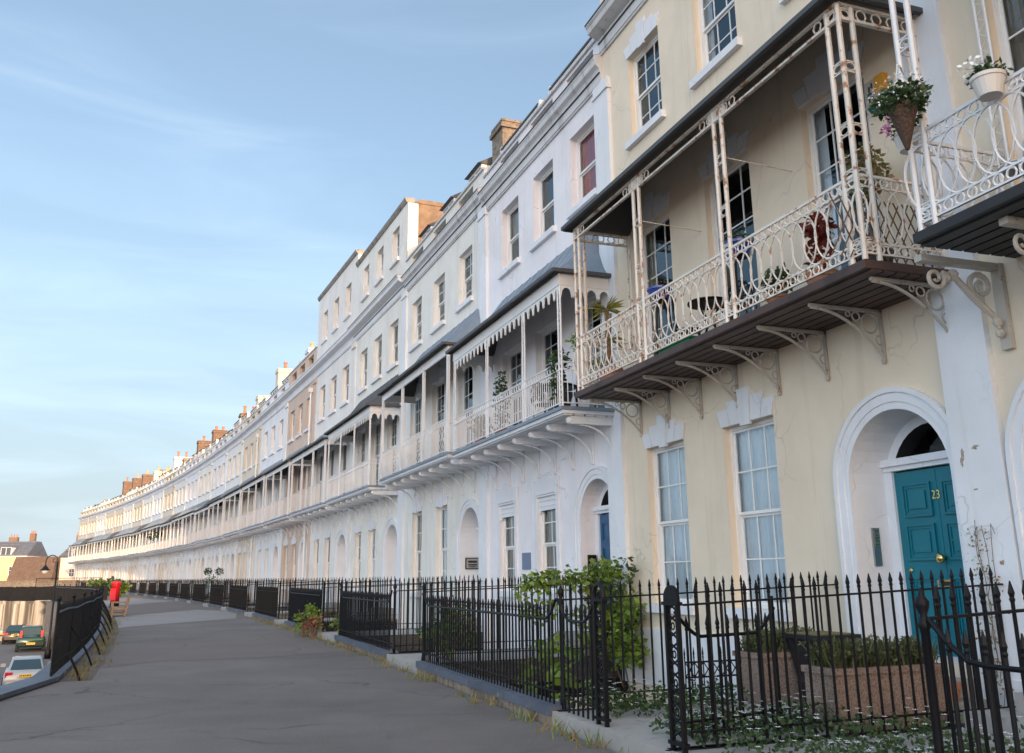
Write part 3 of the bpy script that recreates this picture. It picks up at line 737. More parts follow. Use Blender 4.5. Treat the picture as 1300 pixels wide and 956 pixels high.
def house(k, wall, label, gf=(1.12, 3.55), ff=(5.06, 8.1), f2=(9.98, 11.82), cols=(1.75, 4.38, 7.0), gcols=None, ww=1.2, w2=1.4, door='white', sd=1.28, top='parapet',
          bal='bars', zf=4.93, zr=5.95, ze=8.0, lod=0, b=1.22, number=None, lintel=True, curt=None, zc=12.6, ph=.8, roofz=16.0, stack=True, pilmat=None, attic_h=16.4, balspan=None, dorm=2, dz=.8, party=False, cm=None, bposts=None, iron=None, revd=.14, revg=None, rec=.62, zs=.65, group='houses of the curved terrace', balmats=None, basement=False, gfc=(3, 2), f2c=(3, 2)):
    P, h, W = FR[k]; cols = [c * W / 8.88 for c in cols]; far = lod > 0
    root = thing('terraced_house', label, 'house', P, frz(k), group)
    gcols = gcols if gcols is not None else cols[1:]
    revg = revd if revg is None else revg
    holes = [(c - ww / 2, c + ww / 2, *gf, revg) for c in gcols] + [(c - w2 / 2, c + w2 / 2, *ff) for c in cols] + [(c - w2 / 2 + .03, c + w2 / 2 - .03, *f2) for c in cols]
    wm = M[wall]
    mb = wall_mesh(W, -3.0 if basement else -.3, zc, holes, (sd, ARCR, ARCS, zs), revd, rec)
    mb.build('wall', [wm, M['trim'] if wall != 'w_lilac' else M['w_lilac']], root)
    # ---- openings
    curt = curt or {}
    for i, c in enumerate(gcols):
        add_window(root, c - ww / 2, c + ww / 2, *gf, y=-revg, cols=gfc[0], rows=gfc[1], far=far, curt=curt.get(('g', i), ('sides', 'drape') if i else ('full', 'net')))
        if lintel: link('lintel', cached(('lin', ww, far), lambda: lintel_mesh(ww)), root, (c, 0, gf[1]))
    for i, c in enumerate(cols):
        add_window(root, c - w2 / 2, c + w2 / 2, *ff, y=-revd, cols=3, rows=3, mid=.52, far=far, curt=curt.get(('f', i)), sill=False)
        if lintel and not far: link('lintel', cached(('lin', w2, far), lambda: lintel_mesh(w2)), root, (c, 0, ff[1]))
        add_window(root, c - w2 / 2 + .03, c + w2 / 2 - .03, *f2, y=-revd, cols=f2c[0], rows=f2c[1], far=far, curt=curt.get(('s', i), ('blind', 'drape') if (i + k) % 4 == 1 else None))
        if lintel == 2: link('lintel', cached(('lin', w2, far), lambda: lintel_mesh(w2)), root, (c, 0, f2[1]))
    doorway(root, sd, zs, M[door], lod, number, rec)
    # ---- pilaster on the near party line, with a moulded head
    mb = MB(); pj = .085 if lod == 0 else .045; mb.box(-.33, .34, -.1, pj, -.3, zc - .28); mb.box(-.37, .38, -.1, .125, zc - .28, zc - .2); mb.box(-.34, .35, -.1, .1, zc - .2, zc); mb.box(-.37, .38, -.1, .12, -.3, .55)
    mb.build('pilaster', pilmat or (M['trim'] if lod == 0 else wm), root)
    # ---- entablature
    mb = MB()
    cp = .55 if k in (1, 2) else 1
    mb.prism([(-.3, zc), (.05, zc), (.05, zc + .05), (.07, zc + .05), (.07, zc + .26), (.09, zc + .30), (.09, zc + .36), (.20 * cp, zc + .40), (.34 * cp, zc + .46), (.36 * cp, zc + .58), (.40 * cp, zc + .62), (.40 * cp, zc + .68), (.06, zc + .74), (-.3, zc + .74)], 0.0, W)
    mb.build('cornice', M['old_trim'] if k in (0, 1, 2) else M['trim'], root)
    if lod == 0:
        mb = MB(); e = .40 * cp; mb.prism([(.05, zc + .742), (e + .02, zc + .682), (e + .02, zc + .655), (e + .004, zc + .655), (e + .004, zc + .688), (.05, zc + .752)], 0, W); mb.box(0, W, .071, .105, zc + .262, zc + .285); mb.build('flashing', M['darkroof'], root)
    zp = zc + .74
    if top == 'attic':
        aw = [(c - .55, c + .55, zp + 1.1, min(attic_h - .55, zp + 2.75)) for c in cols]
        mb = wall_mesh(W, zp - .01, attic_h, aw, None, .16); mb.build('attic_wall', [wm, wm], root)
        for a in aw: add_window(root, *a, y=-.16, cols=2, rows=1, far=far)
        mb = MB(); mb.prism([(-.3, attic_h), (.04, attic_h), (.1, attic_h + .1), (.12, attic_h + .2), (-.3, attic_h + .22)], 0.0, W); mb.build('coping', M['stonecap'], root)
        mb = MB(); mb.quad((0.0, -.45, attic_h + .2), (.0, -8.9, attic_h + .1), (.0, -8.9, zp), (.0, -.45, zp)); mb.box(-.03, W, -8.9, -.3, attic_h + .0, attic_h + .08); mb.build('flank_wall', M['stonebrick'], root)
        zroof = attic_h
    else:
        mb = MB(); n = 3; slots = [(c - .75, c + .75) for c in cols] if ph < 1.5 else []
        za, zb_ = zp + ph * .28, zp + ph * .82
        xs = [0] + [x for s in slots for x in s] + [W]
        mb.box(0, W, -.3, 0.0, zp, za); mb.box(0, W, -.3, 0.0, zb_, zp + ph)
        for a, b_ in zip(xs[::2], xs[1::2]): mb.box(a, b_, -.3, 0.0, za, zb_)
        mb.box(0, W, -.28, -.24, za, zb_, 1); mb.box(0, W, -.34, .06, zp + ph, zp + ph + .07, 2)
        mb.build('parapet', [wm, M['dark'], M['old_trim']], root)
        mb = MB(); zr0 = zp + .1
        mb.quad((0, -.5, zr0), (W, -.5, zr0), (W, -2.5, roofz), (0, -2.5, roofz)); mb.quad((0, -2.5, roofz), (W, -2.5, roofz), (W, -9, roofz - .6), (0, -9, roofz - .6))
        for x in (0.01, W - .01): mb.add([(x, -.5, zr0), (x, -2.5, roofz), (x, -9, roofz - .6), (x, -9, zr0)], [(0, 1, 2, 3)])
        mb.build('roof', M['slate'], root)
        if dorm == 2:
            for c in (W * .27, W * .73): dormer(root, c, 2.9, zp + ph - .1, dz, -.32, True, far, 4)
        elif dorm == 3:
            for c in cols: dormer(root, c, 1.3, zp + ph - .1, dz, -.32, False, far, 2)
        zroof = roofz
    if party:
        mb = MB(); mb.prism([(-.35, zp), (-.35, zp + ph + .5), (-3.4, zroof + 1.9), (-9, zroof + 1.5), (-9, zp)], -.2, .2); mb.build('party_wall', M['brick'], root)
    if stack:
        ch = stack if isinstance(stack, tuple) else (-1.0, -2.6, zroof + 1.0, 3, 'brick', 'pot')
        chimney(root, 0.42, ch[0], ch[1], zp - .2, ch[2], ch[3], M[ch[4]], M[ch[5]])
    if bal:
        s0, s1 = balspan or (.12, W - .75)
        balcony(root, s0, s1, b, zf, zr, ze, bal, lod, iron, bposts, True, 8 if lod == 0 else 7, cm)
    if basement:
        pass
    return root
#END_P2

# ------------------------------------------------------------------ railings
def spear(mb, x, y, z0, z1, r, n):
    mb.tube([(x, y, z0), (x, y, z1 - .13)], r, n, cap=False)
    mb.lathe([(r, 0), (r * 1.4, .015), (r * 1.0, .03), (r * 1.55, .055), (r * .3, .13)], (x, y, z1 - .13), n)

def railing(k, a, b, zb, za, zz, label, group, near=True, swoop=False, step=.13, posts=(True, True), r=.0115, name='iron_railing', cat='railing'):
    A, B = W2(k, *a), W2(k, *b); d = B - A; L = d.length; rz = math.atan2(d.y, d.x)
    def zr(t):
        z = za + (zz - za) * t
        if swoop:
            e = min(t, 1 - t) * L
            z += .23 * (max(0, 1 - e / .32) ** 1.6)
        return z
    m = M['black'] if near else M['blackold']; n = 6 if near else 4
    bars = MB(); cnt = max(2, round(L / step)); rr = r if near else r * 1.1
    for i in range(1, cnt):
        t = i / cnt; z = zr(t)
        if near: spear(bars, L * t, 0, zb, (za + (zz - za) * t) + .185, rr, n)
        else: bars.tube([(L * t, 0, zb), (L * t, 0, z + .13), (L * t, 0, z + .18)], [rr, rr, .002], 4, cap=False)
    rail = MB()
    pts = [(L * i / 40, 0, zr(i / 40)) for i in range(41)] if swoop else [(0, 0, za), (L, 0, zz)]
    rail.tube(pts, .017, 6 if near else 4) if swoop else rail.bar(pts[0], pts[1], .042, .018)
    low = MB(); low.bar((0, 0, zb + .14), (L, 0, zb + .14), .04, .016)
    pm = lambda z: (lambda q: (q.lathe([(.035, zb), (.035, zb + .1), (.027, zb + .14), (.027, z - .06), (.040, z - .04), (.03, z - .01), (.02, z + .02), (.038, z + .07), (.042, z + .1), (.022, z + .13), (.016, z + .15), (.003, z + .18)], n=8 if near else 5), q)[1])(MB())
    if near:
        t = thing(name, label, cat, A, rz, group)
        bars.build('bars', m, t); rail.build('top_rail', m, t); low.build('bottom_rail', m, t)
        for f, x, z in ((posts[0], 0, zr(0)), (posts[1], L, zr(1))):
            if f: pm(z).build('post', m, t, True, (x, 0, 0))
        return t
    for q in (rail, low): bars.add(q.v, q.f)
    for f, x, z in ((posts[0], 0, zr(0)), (posts[1], L, zr(1))):
        if f: q = pm(z); bars.add([(v[0] + x, v[1], v[2]) for v in q.v], q.f)
    o = bars.build(name, m, None, False, A); o.rotation_euler = (0, 0, rz); return tag(o, label, cat, group)

# ------------------------------------------------------------------ the terrace of houses
walls = {3: 'w_ivory', 4: 'w_white', 5: 'w_pink', 6: 'w_bluewhite', 7: 'w_pale'}
cyc = ['w_white', 'w_bluewhite', 'w_ivory', 'w_bluewhite', 'w_white', 'w_pale', 'w_bluewhite', 'w_white', 'w_pale', 'w_ivory', 'w_pale', 'w_pale', 'w_ivory', 'w_pale', 'w_pale']
for i in range(8, 23): walls[i] = cyc[i - 8]
cname = dict(w_cream='cream', w_lilac='lilac', w_white='white', w_ivory='ivory', w_pink='pinkish', w_bluewhite='cool white', w_pale='pale buff')

# the house with the teal door
H0 = house(0, 'w_cream', 'cream house with a teal door numbered 23 and rusting oval ironwork on its balcony', gf=(1.12, 3.93), ff=(5.06, 8.32), f2=(10.30, 12.20), gcols=(4.36, 6.98), cols=(1.75, 4.44, 7.02), ww=1.36, w2=1.34, door='teal',
      bal='oval', zf=5.0, zr=6.05, ze=8.36, b=1.25, number='23', lintel=2, zc=13.0, ph=1.9, iron=M['rust'], cm=M['darkroof'], balspan=(.05, 7.92), bposts=[.05, 2.72, 5.3, 7.92], dorm=0, stack=(-.5, -2.0, 18.0, 3, 'trim', 'potbuff'), basement=True,
      curt={('g', 0): ('full', 'net'), ('g', 1): ('full', 'net'), ('f', 0): ('sides', 'net'), ('f', 2): ('sides', 'drape'), ('s', 1): ('sides', 'net')}, gfc=(3, 2), f2c=(3, 2), revd=.12)
H1 = house(1, 'w_lilac', 'lilac white house with a scalloped balcony canopy and a dark blue door', gf=(1.25, 3.42), ff=(4.98, 7.6), f2=(9.95, 11.82), gcols=(3.70, 6.38), cols=(1.3, 3.88, 6.5), ww=1.12, w2=1.4, door='blue', sd=.98,
      bal='bars', zf=4.86, zr=5.82, ze=7.74, b=1.2, lintel=False, balspan=(-.02, 7.35), bposts=[-.02, 2.0, 4.5, 7.35], dorm=2, dz=.75, stack=False, basement=True, revd=.18, revg=.06, rec=.42, zc=12.3, ph=.5,
      curt={('g', 0): ('full', 'drape'), ('g', 1): ('full', 'drape'), ('f', 0): ('sides', 'net'), ('s', 0): ('full', 'redcurt'), ('s', 2): ('blind', 'drape')}, gfc=(2, 2), f2c=(1, 1))
H2 = house(2, 'w_ivory', 'ivory house with a bowed white balcony beyond the lilac one, three roof dormers', gf=(1.1, 3.84), f2=(10.05, 11.8), gcols=(4.2, 7.15), cols=(1.75, 4.55, 7.3), ww=1.25, w2=1.4, door='white', sd=1.3,
      bal='bow', zf=4.95, zr=5.95, ze=8.1, dorm=3, dz=.85, zc=12.5, ph=.62, stack=(-.6, -1.5, 15.6, 0, 'rubble', 'pot'), balspan=(-.3, 7.5), bposts=[-.3, 2.2, 4.75, 7.5], basement=True, f2c=(2, 2))
house(3, 'w_ivory', 'ivory house with an extra attic storey showing a bare brown flank wall', gcols=(4.5, 7.0), top='attic', attic_h=16.45, bal='bars', lod=0, ze=8.05, stack=False, balspan=(.3, 8.1), cm=M['darkroof'], f2c=(2, 1), door='white', basement=True)
house(4, 'w_white', 'white house with the tallest attic storey, fourth beyond the teal door', top='attic', attic_h=17.2, bal='bars', lod=1, ze=7.95, stack=False, f2c=(2, 1), iron=M['wiron'])
house(5, 'w_pink', 'pinkish beige house between white neighbours, fifth beyond the teal door', bal='bars', lod=1, ze=7.95, dorm=0, ph=1.15, stack=(-1.2, -3.2, 16.6, 2, 'brick', 'pot'))
house(6, 'w_bluewhite', 'cool white house with buff chimney pots, sixth beyond the teal door', bal='bars', lod=1, dorm=2, stack=(-1.2, -3.0, 16.4, 3, 'trim', 'potbuff'))
house(7, 'w_pale', 'pale buff house with a painted chimney, seventh beyond the teal door', bal='bars', lod=1, dorm=2, stack=(-1, -3.4, 17.0, 2, 'w_pale', 'pot'))
far_st = {8: (-1, -2.8, 16.4, 0, 'w_pale', 'pot'), 9: (-1.0, -2.6, 16.2, 2, 'brick', 'pot'), 10: None, 11: (-1.2, -2.6, 17.0, 2, 'brick', 'pot'), 12: (-1.0, -3.6, 16.9, 2, 'brick', 'pot'), 13: (-.8, -1.8, 15.8, 0, 'stonecap', 'potbuff'), 14: (-1.0, -5.0, 16.9, 4, 'w_white', 'pot'),
          15: (-1.0, -2.6, 15.9, 1, 'w_pale', 'potbuff'), 16: (-1.2, -3.6, 16.7, 2, 'w_pale', 'potbuff'), 17: (-1.0, -4.8, 17.0, 3, 'brick', 'potbuff'), 18: (-1.0, -5.0, 17.2, 3, 'brick', 'potbuff'), 19: (-1.0, -5.4, 17.4, 4, 'brick', 'pot'), 20: None, 21: (-.6, -1.6, 15.2, 1, 'w_white', 'pot'), 22: (-1, -2.0, 15.2, 0, 'brick', 'pot')}
for k in range(8, 23):
    house(k, walls[k], '%s house at the far end of the curve, %s beyond the teal door' % (cname[walls[k]], ORD[k]), bal='bars', lod=1, dorm=(2, 3, 2, 2, 3)[k % 5], dz=.7 + .15 * (k % 3), ze=8.0 - .1 * (k % 3 == 0), zf=4.9 + .06 * (k % 2), door='oak' if k == 10 else ('greendoor' if k % 6 == 2 else 'white'),
          stack=far_st[k], party=k in (10, 13, 17, 18), cm=M['lead'] if k % 3 else M['darkroof'], balspan=(.0, 8.85) if k % 4 else (.15, 8.3), roofz=15.4 + .3 * (k % 3))
HR = house(-1, 'w_cream', 'cream house cut by the right edge, white oval balcony on scroll brackets', gf=(1.12, 3.93), ff=(5.06, 8.6), f2=(10.30, 12.20), gcols=(1.9, 4.5), cols=(1.75, 4.44, 7.28), ww=1.36, sd=7.39, door='white',
      bal='oval', zf=5.0, zr=6.05, ze=9.35, b=1.28, lintel=2, zc=13.0, ph=1.9, iron=M['wiron'], cm=M['darkroof'], balspan=(.4, 8.02), dorm=0, stack=False, basement=True, curt={('f', 2): ('sides', 'drape')})
# scroll brackets and blackened planks belong to the right-hand neighbour
for c in HR.children:
    if c.name.startswith('balcony'):
        c.data.materials[0] = M['plankblk']
        for b_ in [q for q in c.children if q.name.startswith('bracket')]:
            b_.data = cached(('br', 'scroll', 1.1, 'trim'), lambda: bracket_mesh('scroll', 1.1, M['dullrust']))
            b_.location.z = 5.0 - .125
            b_.location.x = 8.30 - (8.30 - .6) * (8.02 - .12 - b_.location.x) / (7.62 - .24)
for k in range(-2, -11, -1):
    house(k, cyc[(-k) % 8], 'plain %s house of the terrace behind the viewer, %s before the teal door' % (cname[cyc[(-k) % 8]], ORD[-k]), bal=None, lod=1, dorm=0, stack=False, zc=13.0, ph=1.6)

# fittings fixed to the nearest walls
def fit(root, name, mb, mats, loc=(0, 0, 0)): return mb.build(name, mats, root, False, loc)
q = MB(); q.box(-.16, .16, 0, .09, -.16, .2); q.plate([(-.16, -.16), (.16, -.16), (.1, -.26), (-.1, -.26)], 0, .09, 1); q.box(-.165, -.01, -.0, .094, -.03, .205, 2)
ab = fit(H0, 'alarm_box', q, [M['alarmgrey'], M['greenink'], M['yellow']], (.82, .003, 7.72))
for a, b_, c_, d_ in ((.02, .05, .08, .15), (.07, .10, .04, .12), (.03, .12, -.0, .03), (.02, .06, -.07, -.03), (.08, .11, -.10, -.03)):
    q = MB(); q.box(a, b_, .09, .096, c_, d_); q.build('lettering', M['greenink'], ab)
q = MB(); q.box(-.055, .055, 0, .03, -.24, .24)
for i in range(5): q.box(-.03, .03, .03, .036, .02 + i * .04, .04 + i * .04, 1)
ep = q.build('entry_panel', [M['steel'], M['brass']], H0, False, (1.28 + ARCR - .004, -.28, 1.95)); ep.rotation_euler = (0, 0, R(90))
q = MB(); q.box(-.27, .27, 0, .025, -.2, .2); fit(H1, 'wall_plaque', q, M['sign'], (5.08, .003, 1.98))
q = MB(); q.box(-.09, .09, 0, .08, -.22, .2); q.box(-.06, .06, .08, .085, -.12, .12, 1); o = fit(H1, 'entry_panel', q, [M['black'], M['steel']], (.98 + ARCR - .005, -.2, 1.85)); o.rotation_euler = (0, 0, R(90))
q = MB(); q.box(-.22, .22, 0, .03, -.17, .17); q.box(-.19, .19, .03, .034, -.14, .14, 1); q.box(-.14, .14, .034, .037, -.06, -.02, 0); q.box(-.14, .14, .034, .037, .02, .08, 0); q.box(-.12, .12, .034, .037, -.11, -.085, 0)
o = fit(H2, 'name_board', q, [M['dark'], M['slab']], (1.3 + ARCR - .005, -.34, 2.0)); o.rotation_euler = (0, 0, R(90))
for hh, x, z1, nm in ((H2, .42, 12.4, 'w_white'),):
    pass
for k_ in (5, 7):
    pass
q = MB(); q.box(2.46, 8.5, .0, .035, -.3, .69); q.build('plinth', M['trim'], H0)
# tall pelmet boards above the lilac house's ground windows
for c in H1.children:
    if c.name.startswith('window') and c.location.z < 2:
        q = MB(); w = 1.12
        q.plate([(-w / 2, 2.17), (w / 2, 2.17), (w / 2, 1.84), (w / 2 - .06, 1.80), (w / 2 - .11, 1.88), (-w / 2 + .11, 1.88), (-w / 2 + .06, 1.80), (-w / 2, 1.84)], .02, .05)
        q.box(-w / 2, w / 2, .05, .07, 2.1, 2.17); q.box(-w / 2, w / 2, .05, .062, 1.98, 2.0)
        q.build('pelmet', M['trim'], c)
        q = MB(); a = w / 2
        for s_ in (-1, 1): q.box(*sorted((s_ * (a + .002), s_ * (a + .17))), .062, .11, -.02, 2.2)
        q.plate([(-a - .17, 2.2), (a + .17, 2.2), (a + .22, 2.62), (a * .55, 2.62), (a * .4, 2.76), (-a * .4, 2.76), (-a * .55, 2.62), (-a - .22, 2.62)], .062, .12)
        q.plate([(-a - .02, 2.25), (a + .02, 2.25), (a + .02, 2.3), (-a - .02, 2.3)], .12, .145)
        q.build('window_surround', M['trim'], c)
# chipped paint on the right pilaster (bare patches in relief)
pil = [c for c in H0.children if c.name.startswith('pilaster')][0]
q = MB()
for x, z, w, h in ((.19, 2.90, .028, .10), (.205, 2.81, .022, .06), (.01, 2.95, .05, .03), (-.025, 2.965, .04, .018), (.07, 2.50, .035, .014), (-.15, 1.72, .035, .035)):
    n = 13; rs = [rnd.uniform(.45, 1.15) for _ in range(n)]
    q.plate([(x + w * rs[i] * math.cos(6.283 * i / n), z + h * rs[i] * math.sin(6.283 * i / n)) for i in range(n)], .08, .0868)
q.build('bare_patch', M['barepatch'], pil)
# rainwater pipes
def pipe(k, root, s, z1, mat, hop=True):
    q = MB(); q.tube([(s, .15, 0), (s, .15, z1)], .055, 8)
    if hop: q.box(s - .14, s + .14, .06, .28, z1, z1 + .25)
    for i in range(6): q.lathe([(.072, 0), (.072, .07)], (s, .15, 1.2 + i * (z1 - 2) / 6), 8)
    q.build('drainpipe', mat, root)
roots = {}
for o in col.objects:
    if o.name.startswith('terraced_house'):
        for k, f in FR.items():
            if (o.location - f[0]).length < .01: roots[k] = o
pipe(5, roots[5], .5, 11.9, M['white']); pipe(7, roots[7], .55, 11.8, M['white'])

# ------------------------------------------------------------------ railings of every front
G1, G2 = 'railings along the fronts of the terrace', 'railings beside the door paths'
for k in range(-1, 23):
    W = FR[k][2]; near = k <= 2; f = W / 8.88; nk = nick(k)
    if k == -1:
        railing(-1, (5.6, 4.0), (.3, 4.0), .2, 1.14, 1.14, 'black swooping front railing right of the urn post, at the right edge', G1, True, True, r=.0135, posts=(False, False))
        railing(-1, (5.64, 4.0), (6.0, 0.02), .2, 1.37, 1.5, 'black railing running from the urn-topped post back to the right-hand house', G2, True, r=.0135, posts=(True, False))
        continue
    sA, oF = (2.63 * f if k else 2.63), 4.0
    zg = .16
    if k: # railing on the near party line (left side of the previous frontage)
        railing(k, (.02, oF), (.02, .1), zg, 1.37, 1.5, 'near-side railing of the door path of the %s' % nk, G2, near, posts=(True, False), r=.0125)
    else:
        railing(0, (-.11, 3.9), (-.11, .1), zg, 1.37, 1.5, 'black spear railing right of the teal door path, ending at the chipped pilaster', G2, True, posts=(False, False), r=.0145)
    railing(k, (sA, oF - .05), (sA, .02), zg, 1.36, 1.48, 'far-side railing of the door path of the %s' % nk, G2, near, posts=(True, False), r=.0135 if k == 0 else .0125)
    railing(k, (sA + .03, oF), (W - .05, oF), .2, 1.14, 1.14, 'swooping front railing below the %s' % nk, G1, near, True, posts=(False, False), step=.125, r=.0135 if k == 0 else .0125)
# gate piers and open gate of the teal-door path
def gatepier(s, o, solid, label):
    t = thing('gate_pier', label, 'gate pier', W2(0, s, o), frz(0), 'openwork iron gate piers')
    q = MB()
    for x in (-.1, .1): q.box(x - .018, x + .018, -.02, .02, .1, 1.40)
    for z in (.2, 1.37): q.box(-.14, .14, -.03, .03, z, z + .03)
    q.build('frame', M['black'], t)
    q = MB(); A = arc(0, 1.42, .125, n=12)
    if solid: q.plate([(.125, 1.40)] + A + [(-.125, 1.40)], -.015, .015); q.ring((0, 0, 1.52), .018, .018, 'xz', .006, 8)
    else: q.tube([(.11, 0, 1.40)] + [(x * .9, 0, z) for x, z in A] + [(-.11, 0, 1.40)], .026, 6)
    q.build('arched_top', M['black'], t)
    q = MB()
    for i in range(5):
        z = .35 + i * .24
        q.tube([(-.08 * math.cos(j * math.pi / 8 * 2) * (1 if i % 2 else -1), 0, z + .2 * j / 8 - .1) for j in range(9)], .010, 5); q.tube([(.08 * math.cos(j * math.pi / 8 * 2) * (1 if i % 2 else -1), 0, z + .2 * j / 8 - .1) for j in range(9)], .010, 5); q.ring((0, 0, z + .12), .03, .03, 'xz', .008, 8)
    q.build('scrollwork', M['black'], t)
gatepier(-.11, 4.02, True, 'black openwork gate pier with a solid round-headed plate')
gatepier(1.43, 4.02, False, 'black openwork gate pier with an open hoop top, beside the climbing bush')
railing(0, (1.58, 4.0), (2.6, 4.0), .16, 1.14, 1.14, 'short black railing panel between the hoop-topped pier and the corner', G1, True, True, posts=(False, False), r=.0135)
g = railing(0, (.0, 3.93), (.34, 2.62), .22, 1.08, 1.08, 'open black iron gate swung inwards on the teal door path', None, True, True, posts=(False, False), r=.014, name='iron_gate', cat='gate')
for x, z in ((.03, 1.35), (1.33, 1.42)): q = MB(); q.tube([(x, 0, .2), (x, 0, z)], .019, 6); q.build('stile', M['black'], g)
#END_P3

# ------------------------------------------------------------------ ground, paths, light wells
def sheet(name, pts, z, mat, label=None):
    me = bpy.data.meshes.new(name); me.from_pydata([(x, y, z) for x, y in pts], [], [tuple(range(len(pts)))])
    me.materials.append(mat); me.update(); o = link(name, me); o['kind'] = 'structure'; return o
LEFT = [(-5.0, -40), (-5.4, -8), (-6.3, 6), (-7.79, 16.15), (-9.55, 20.83), (-11.28, 25.27), (-14.1, 32.21), (-16.64, 38.09), (-23.14, 52.63), (-28.0, 61), (-36.3, 74)]
front = [tuple(W2(k, FR[k][2] * .5, 4.16)[:2]) for k in range(-10, 23)]
front = [tuple(W2(-10, 0, 4.16)[:2])] + front + [tuple(W2(22, 8.8, 4.16)[:2])]
gr = sheet('ground', [(-1500, -800), (1500, -800), (1500, 2500), (-1500, 2500)], -3.14, M['lawnedge'])
pv = sheet('pavement', LEFT + [(-52, 95), (-75, 135), (-105, 185)] + front[::-1], 0, M['pave'])
sheet('road', [(-5.4, -60)] + [(x - .35, y) for x, y in LEFT[1:]] + [(-70, 130), (-110, 160), (-75, 60), (-40, 10), (-22, -60)], -3.1, M['road'])
sheet('asphalt_patch', [(-25.79, 58.6), (-25.24, 61.39), (-24.69, 69.12), (-20.5, 61.28), (-17.93, 53.39), (-18.56, 45.25), (-18.72, 42.8)], .004, M['pave3'])
sheet('asphalt_patch', [(-31.95, 73.06), (-36.83, 89.42), (-26.22, 72.88), (-26.02, 63.28), (-26.49, 60.3)], .004, M['pave2'])
sheet('asphalt_patch', [(-18.34, 41.94), (-18.16, 44.29), (-17.38, 52.01), (-14.04, 47.75), (-11.84, 40.31), (-13.95, 34.11), (-13.7, 31.25)], .004, M['pave2'])
sheet('asphalt_patch', [(-6.72, 30.76), (-4.77, 26.0), (-3.35, 22.07), (-5.46, 20.49), (-7.39, 19.82), (-7.98, 18.57), (-10.14, 23.28), (-8.9, 26.69)], .004, M['pave3'])
gs, ps = MB(), MB()
for k in range(-9, 23):
    P0, h, W = FR[k]; f = W / 8.88; sA = 2.6 * f if k else 2.6
    def L(s, o, z): return W2(k, s, o, z)
    def bx(mb, x0, x1, y0, y1, z0, z1, mi=0):
        v = [L(x, y, z) for x in (x0, x1) for y in (y0, y1) for z in (z0, z1)]
        mb.add(v, ((0, 1, 3, 2), (4, 6, 7, 5), (0, 4, 5, 1), (2, 3, 7, 6), (0, 2, 6, 4), (1, 5, 7, 3)), mi)
    well = -1 <= k <= 3
    if k < -1: bx(gs, 0, W, .02, 4.1, -.2, .05); continue
    a0, a1 = (-.05, sA) if k >= 0 else (5.75, W - .06)      # door path
    q = MB(); bx(q, a0, a1, .0, 4.1, -.25, .15); bx(q, a0 + .25, a1 - .25, .02, 1.0, .15, .33, 0); bx(q, a0 + .45, a1 - .45, .02, .55, .33, .50, 0)
    bx(q, a0, a0 + .1, .0, 4.05, -.55, .157, 1); bx(q, a1 - .1, a1, .0, 4.05, -.55, .157, 1)
    o = q.build('path', [M['slab'], M['black']]); o['kind'] = 'structure'
    b0, b1 = (sA, W - .05) if k >= 0 else (.0, 5.75)        # frontage between paths
    t = thing('front_wall', 'low stone wall under the front railing of the %s' % nick(k), 'low wall', W2(k, b0, 4.0), frz(k), 'low walls under the front railings')
    q = MB(); n = max(2, int((b1 - b0) / 1.4)); st = (b1 - b0) / n
    for i in range(n): q.box(st * i + .006, st * (i + 1) - .006, -.14, .14, .1, .2 + .006 * (i % 2))
    q.build('coping', M['kerb'], t); q = MB(); q.box(0, b1 - b0, -.11, .11, -2.9 if well else -.1, .1); q.build('wall', [M['rubble']], t)
    if well:
        q = MB(); bx(q, b0, b1, .0, 3.9, -2.9, -2.8)
        bx(q, b0 - .02, b0 + .12, .0, 3.9, -2.8, -.55, 1); bx(q, b1 - .12, b1 + .02, .0, 3.9, -2.8, -.55, 1)
        o = q.build('basement_area', [M['slab'], M['limewall']]); o['kind'] = 'structure'
        q = MB(); bx(q, b0 + .5, b1 - .5, 3.0, 3.87, -2.8, -1.2); o = q.build('garden_bed', M['soil']); o['kind'] = 'structure'
    else:
        bx(gs, b0, b1, .02, 3.89, -.2, .04)
o = gs.build('front_garden_ground', M['soil']); o['kind'] = 'structure'
for k in range(-9, -1):
    pass

# ------------------------------------------------------------------ left edge: coping, stayed railing, retaining wall
t = thing('retaining_wall', 'long retaining wall under the stayed black railing, dropping to the lower road', 'retaining wall', (-7.79, 16.15, 0))
def strip(mb, pts, w0, w1, z0, z1, mi=0):
    for (xa, ya), (xb, yb) in zip(pts, pts[1:]):
        d = Vector((xb - xa, yb - ya)).normalized(); n = Vector((d.y, -d.x))
        A = [(xa + n.x * w, ya + n.y * w) for w in (w0, w1)]; B = [(xb + n.x * w, yb + n.y * w) for w in (w0, w1)]
        v = [(p[0] + 7.79, p[1] - 16.15, z) for p in (A[0], A[1], B[1], B[0]) for z in (z0, z1)]
        mb.add(v, ((1, 3, 5, 7), (0, 1, 7, 6), (2, 4, 5, 3), (0, 2, 3, 1), (4, 6, 7, 5)), mi)
q = MB(); strip(q, LEFT, -.35, -.02, -3.14, .02); q.build('wall', M['rubble'], t)
q = MB(); strip(q, LEFT, -.3, .13, .02, .09); q.build('coping', M['kerb'], t)
q = MB(); strip(q, LEFT[3:], .14, .62, .0, .006); o = q.build('weed_strip', M['weedpave'], None, False, (-7.79, 16.15, 0)); o['kind'] = 'structure'
t = thing('iron_railing', 'old black railing with bent iron stays along the left edge of the terrace', 'railing', (-7.79, 16.15, 0))
bars, rail, low = MB(), MB(), MB(); org = Vector((-7.79, 16.15, 0))
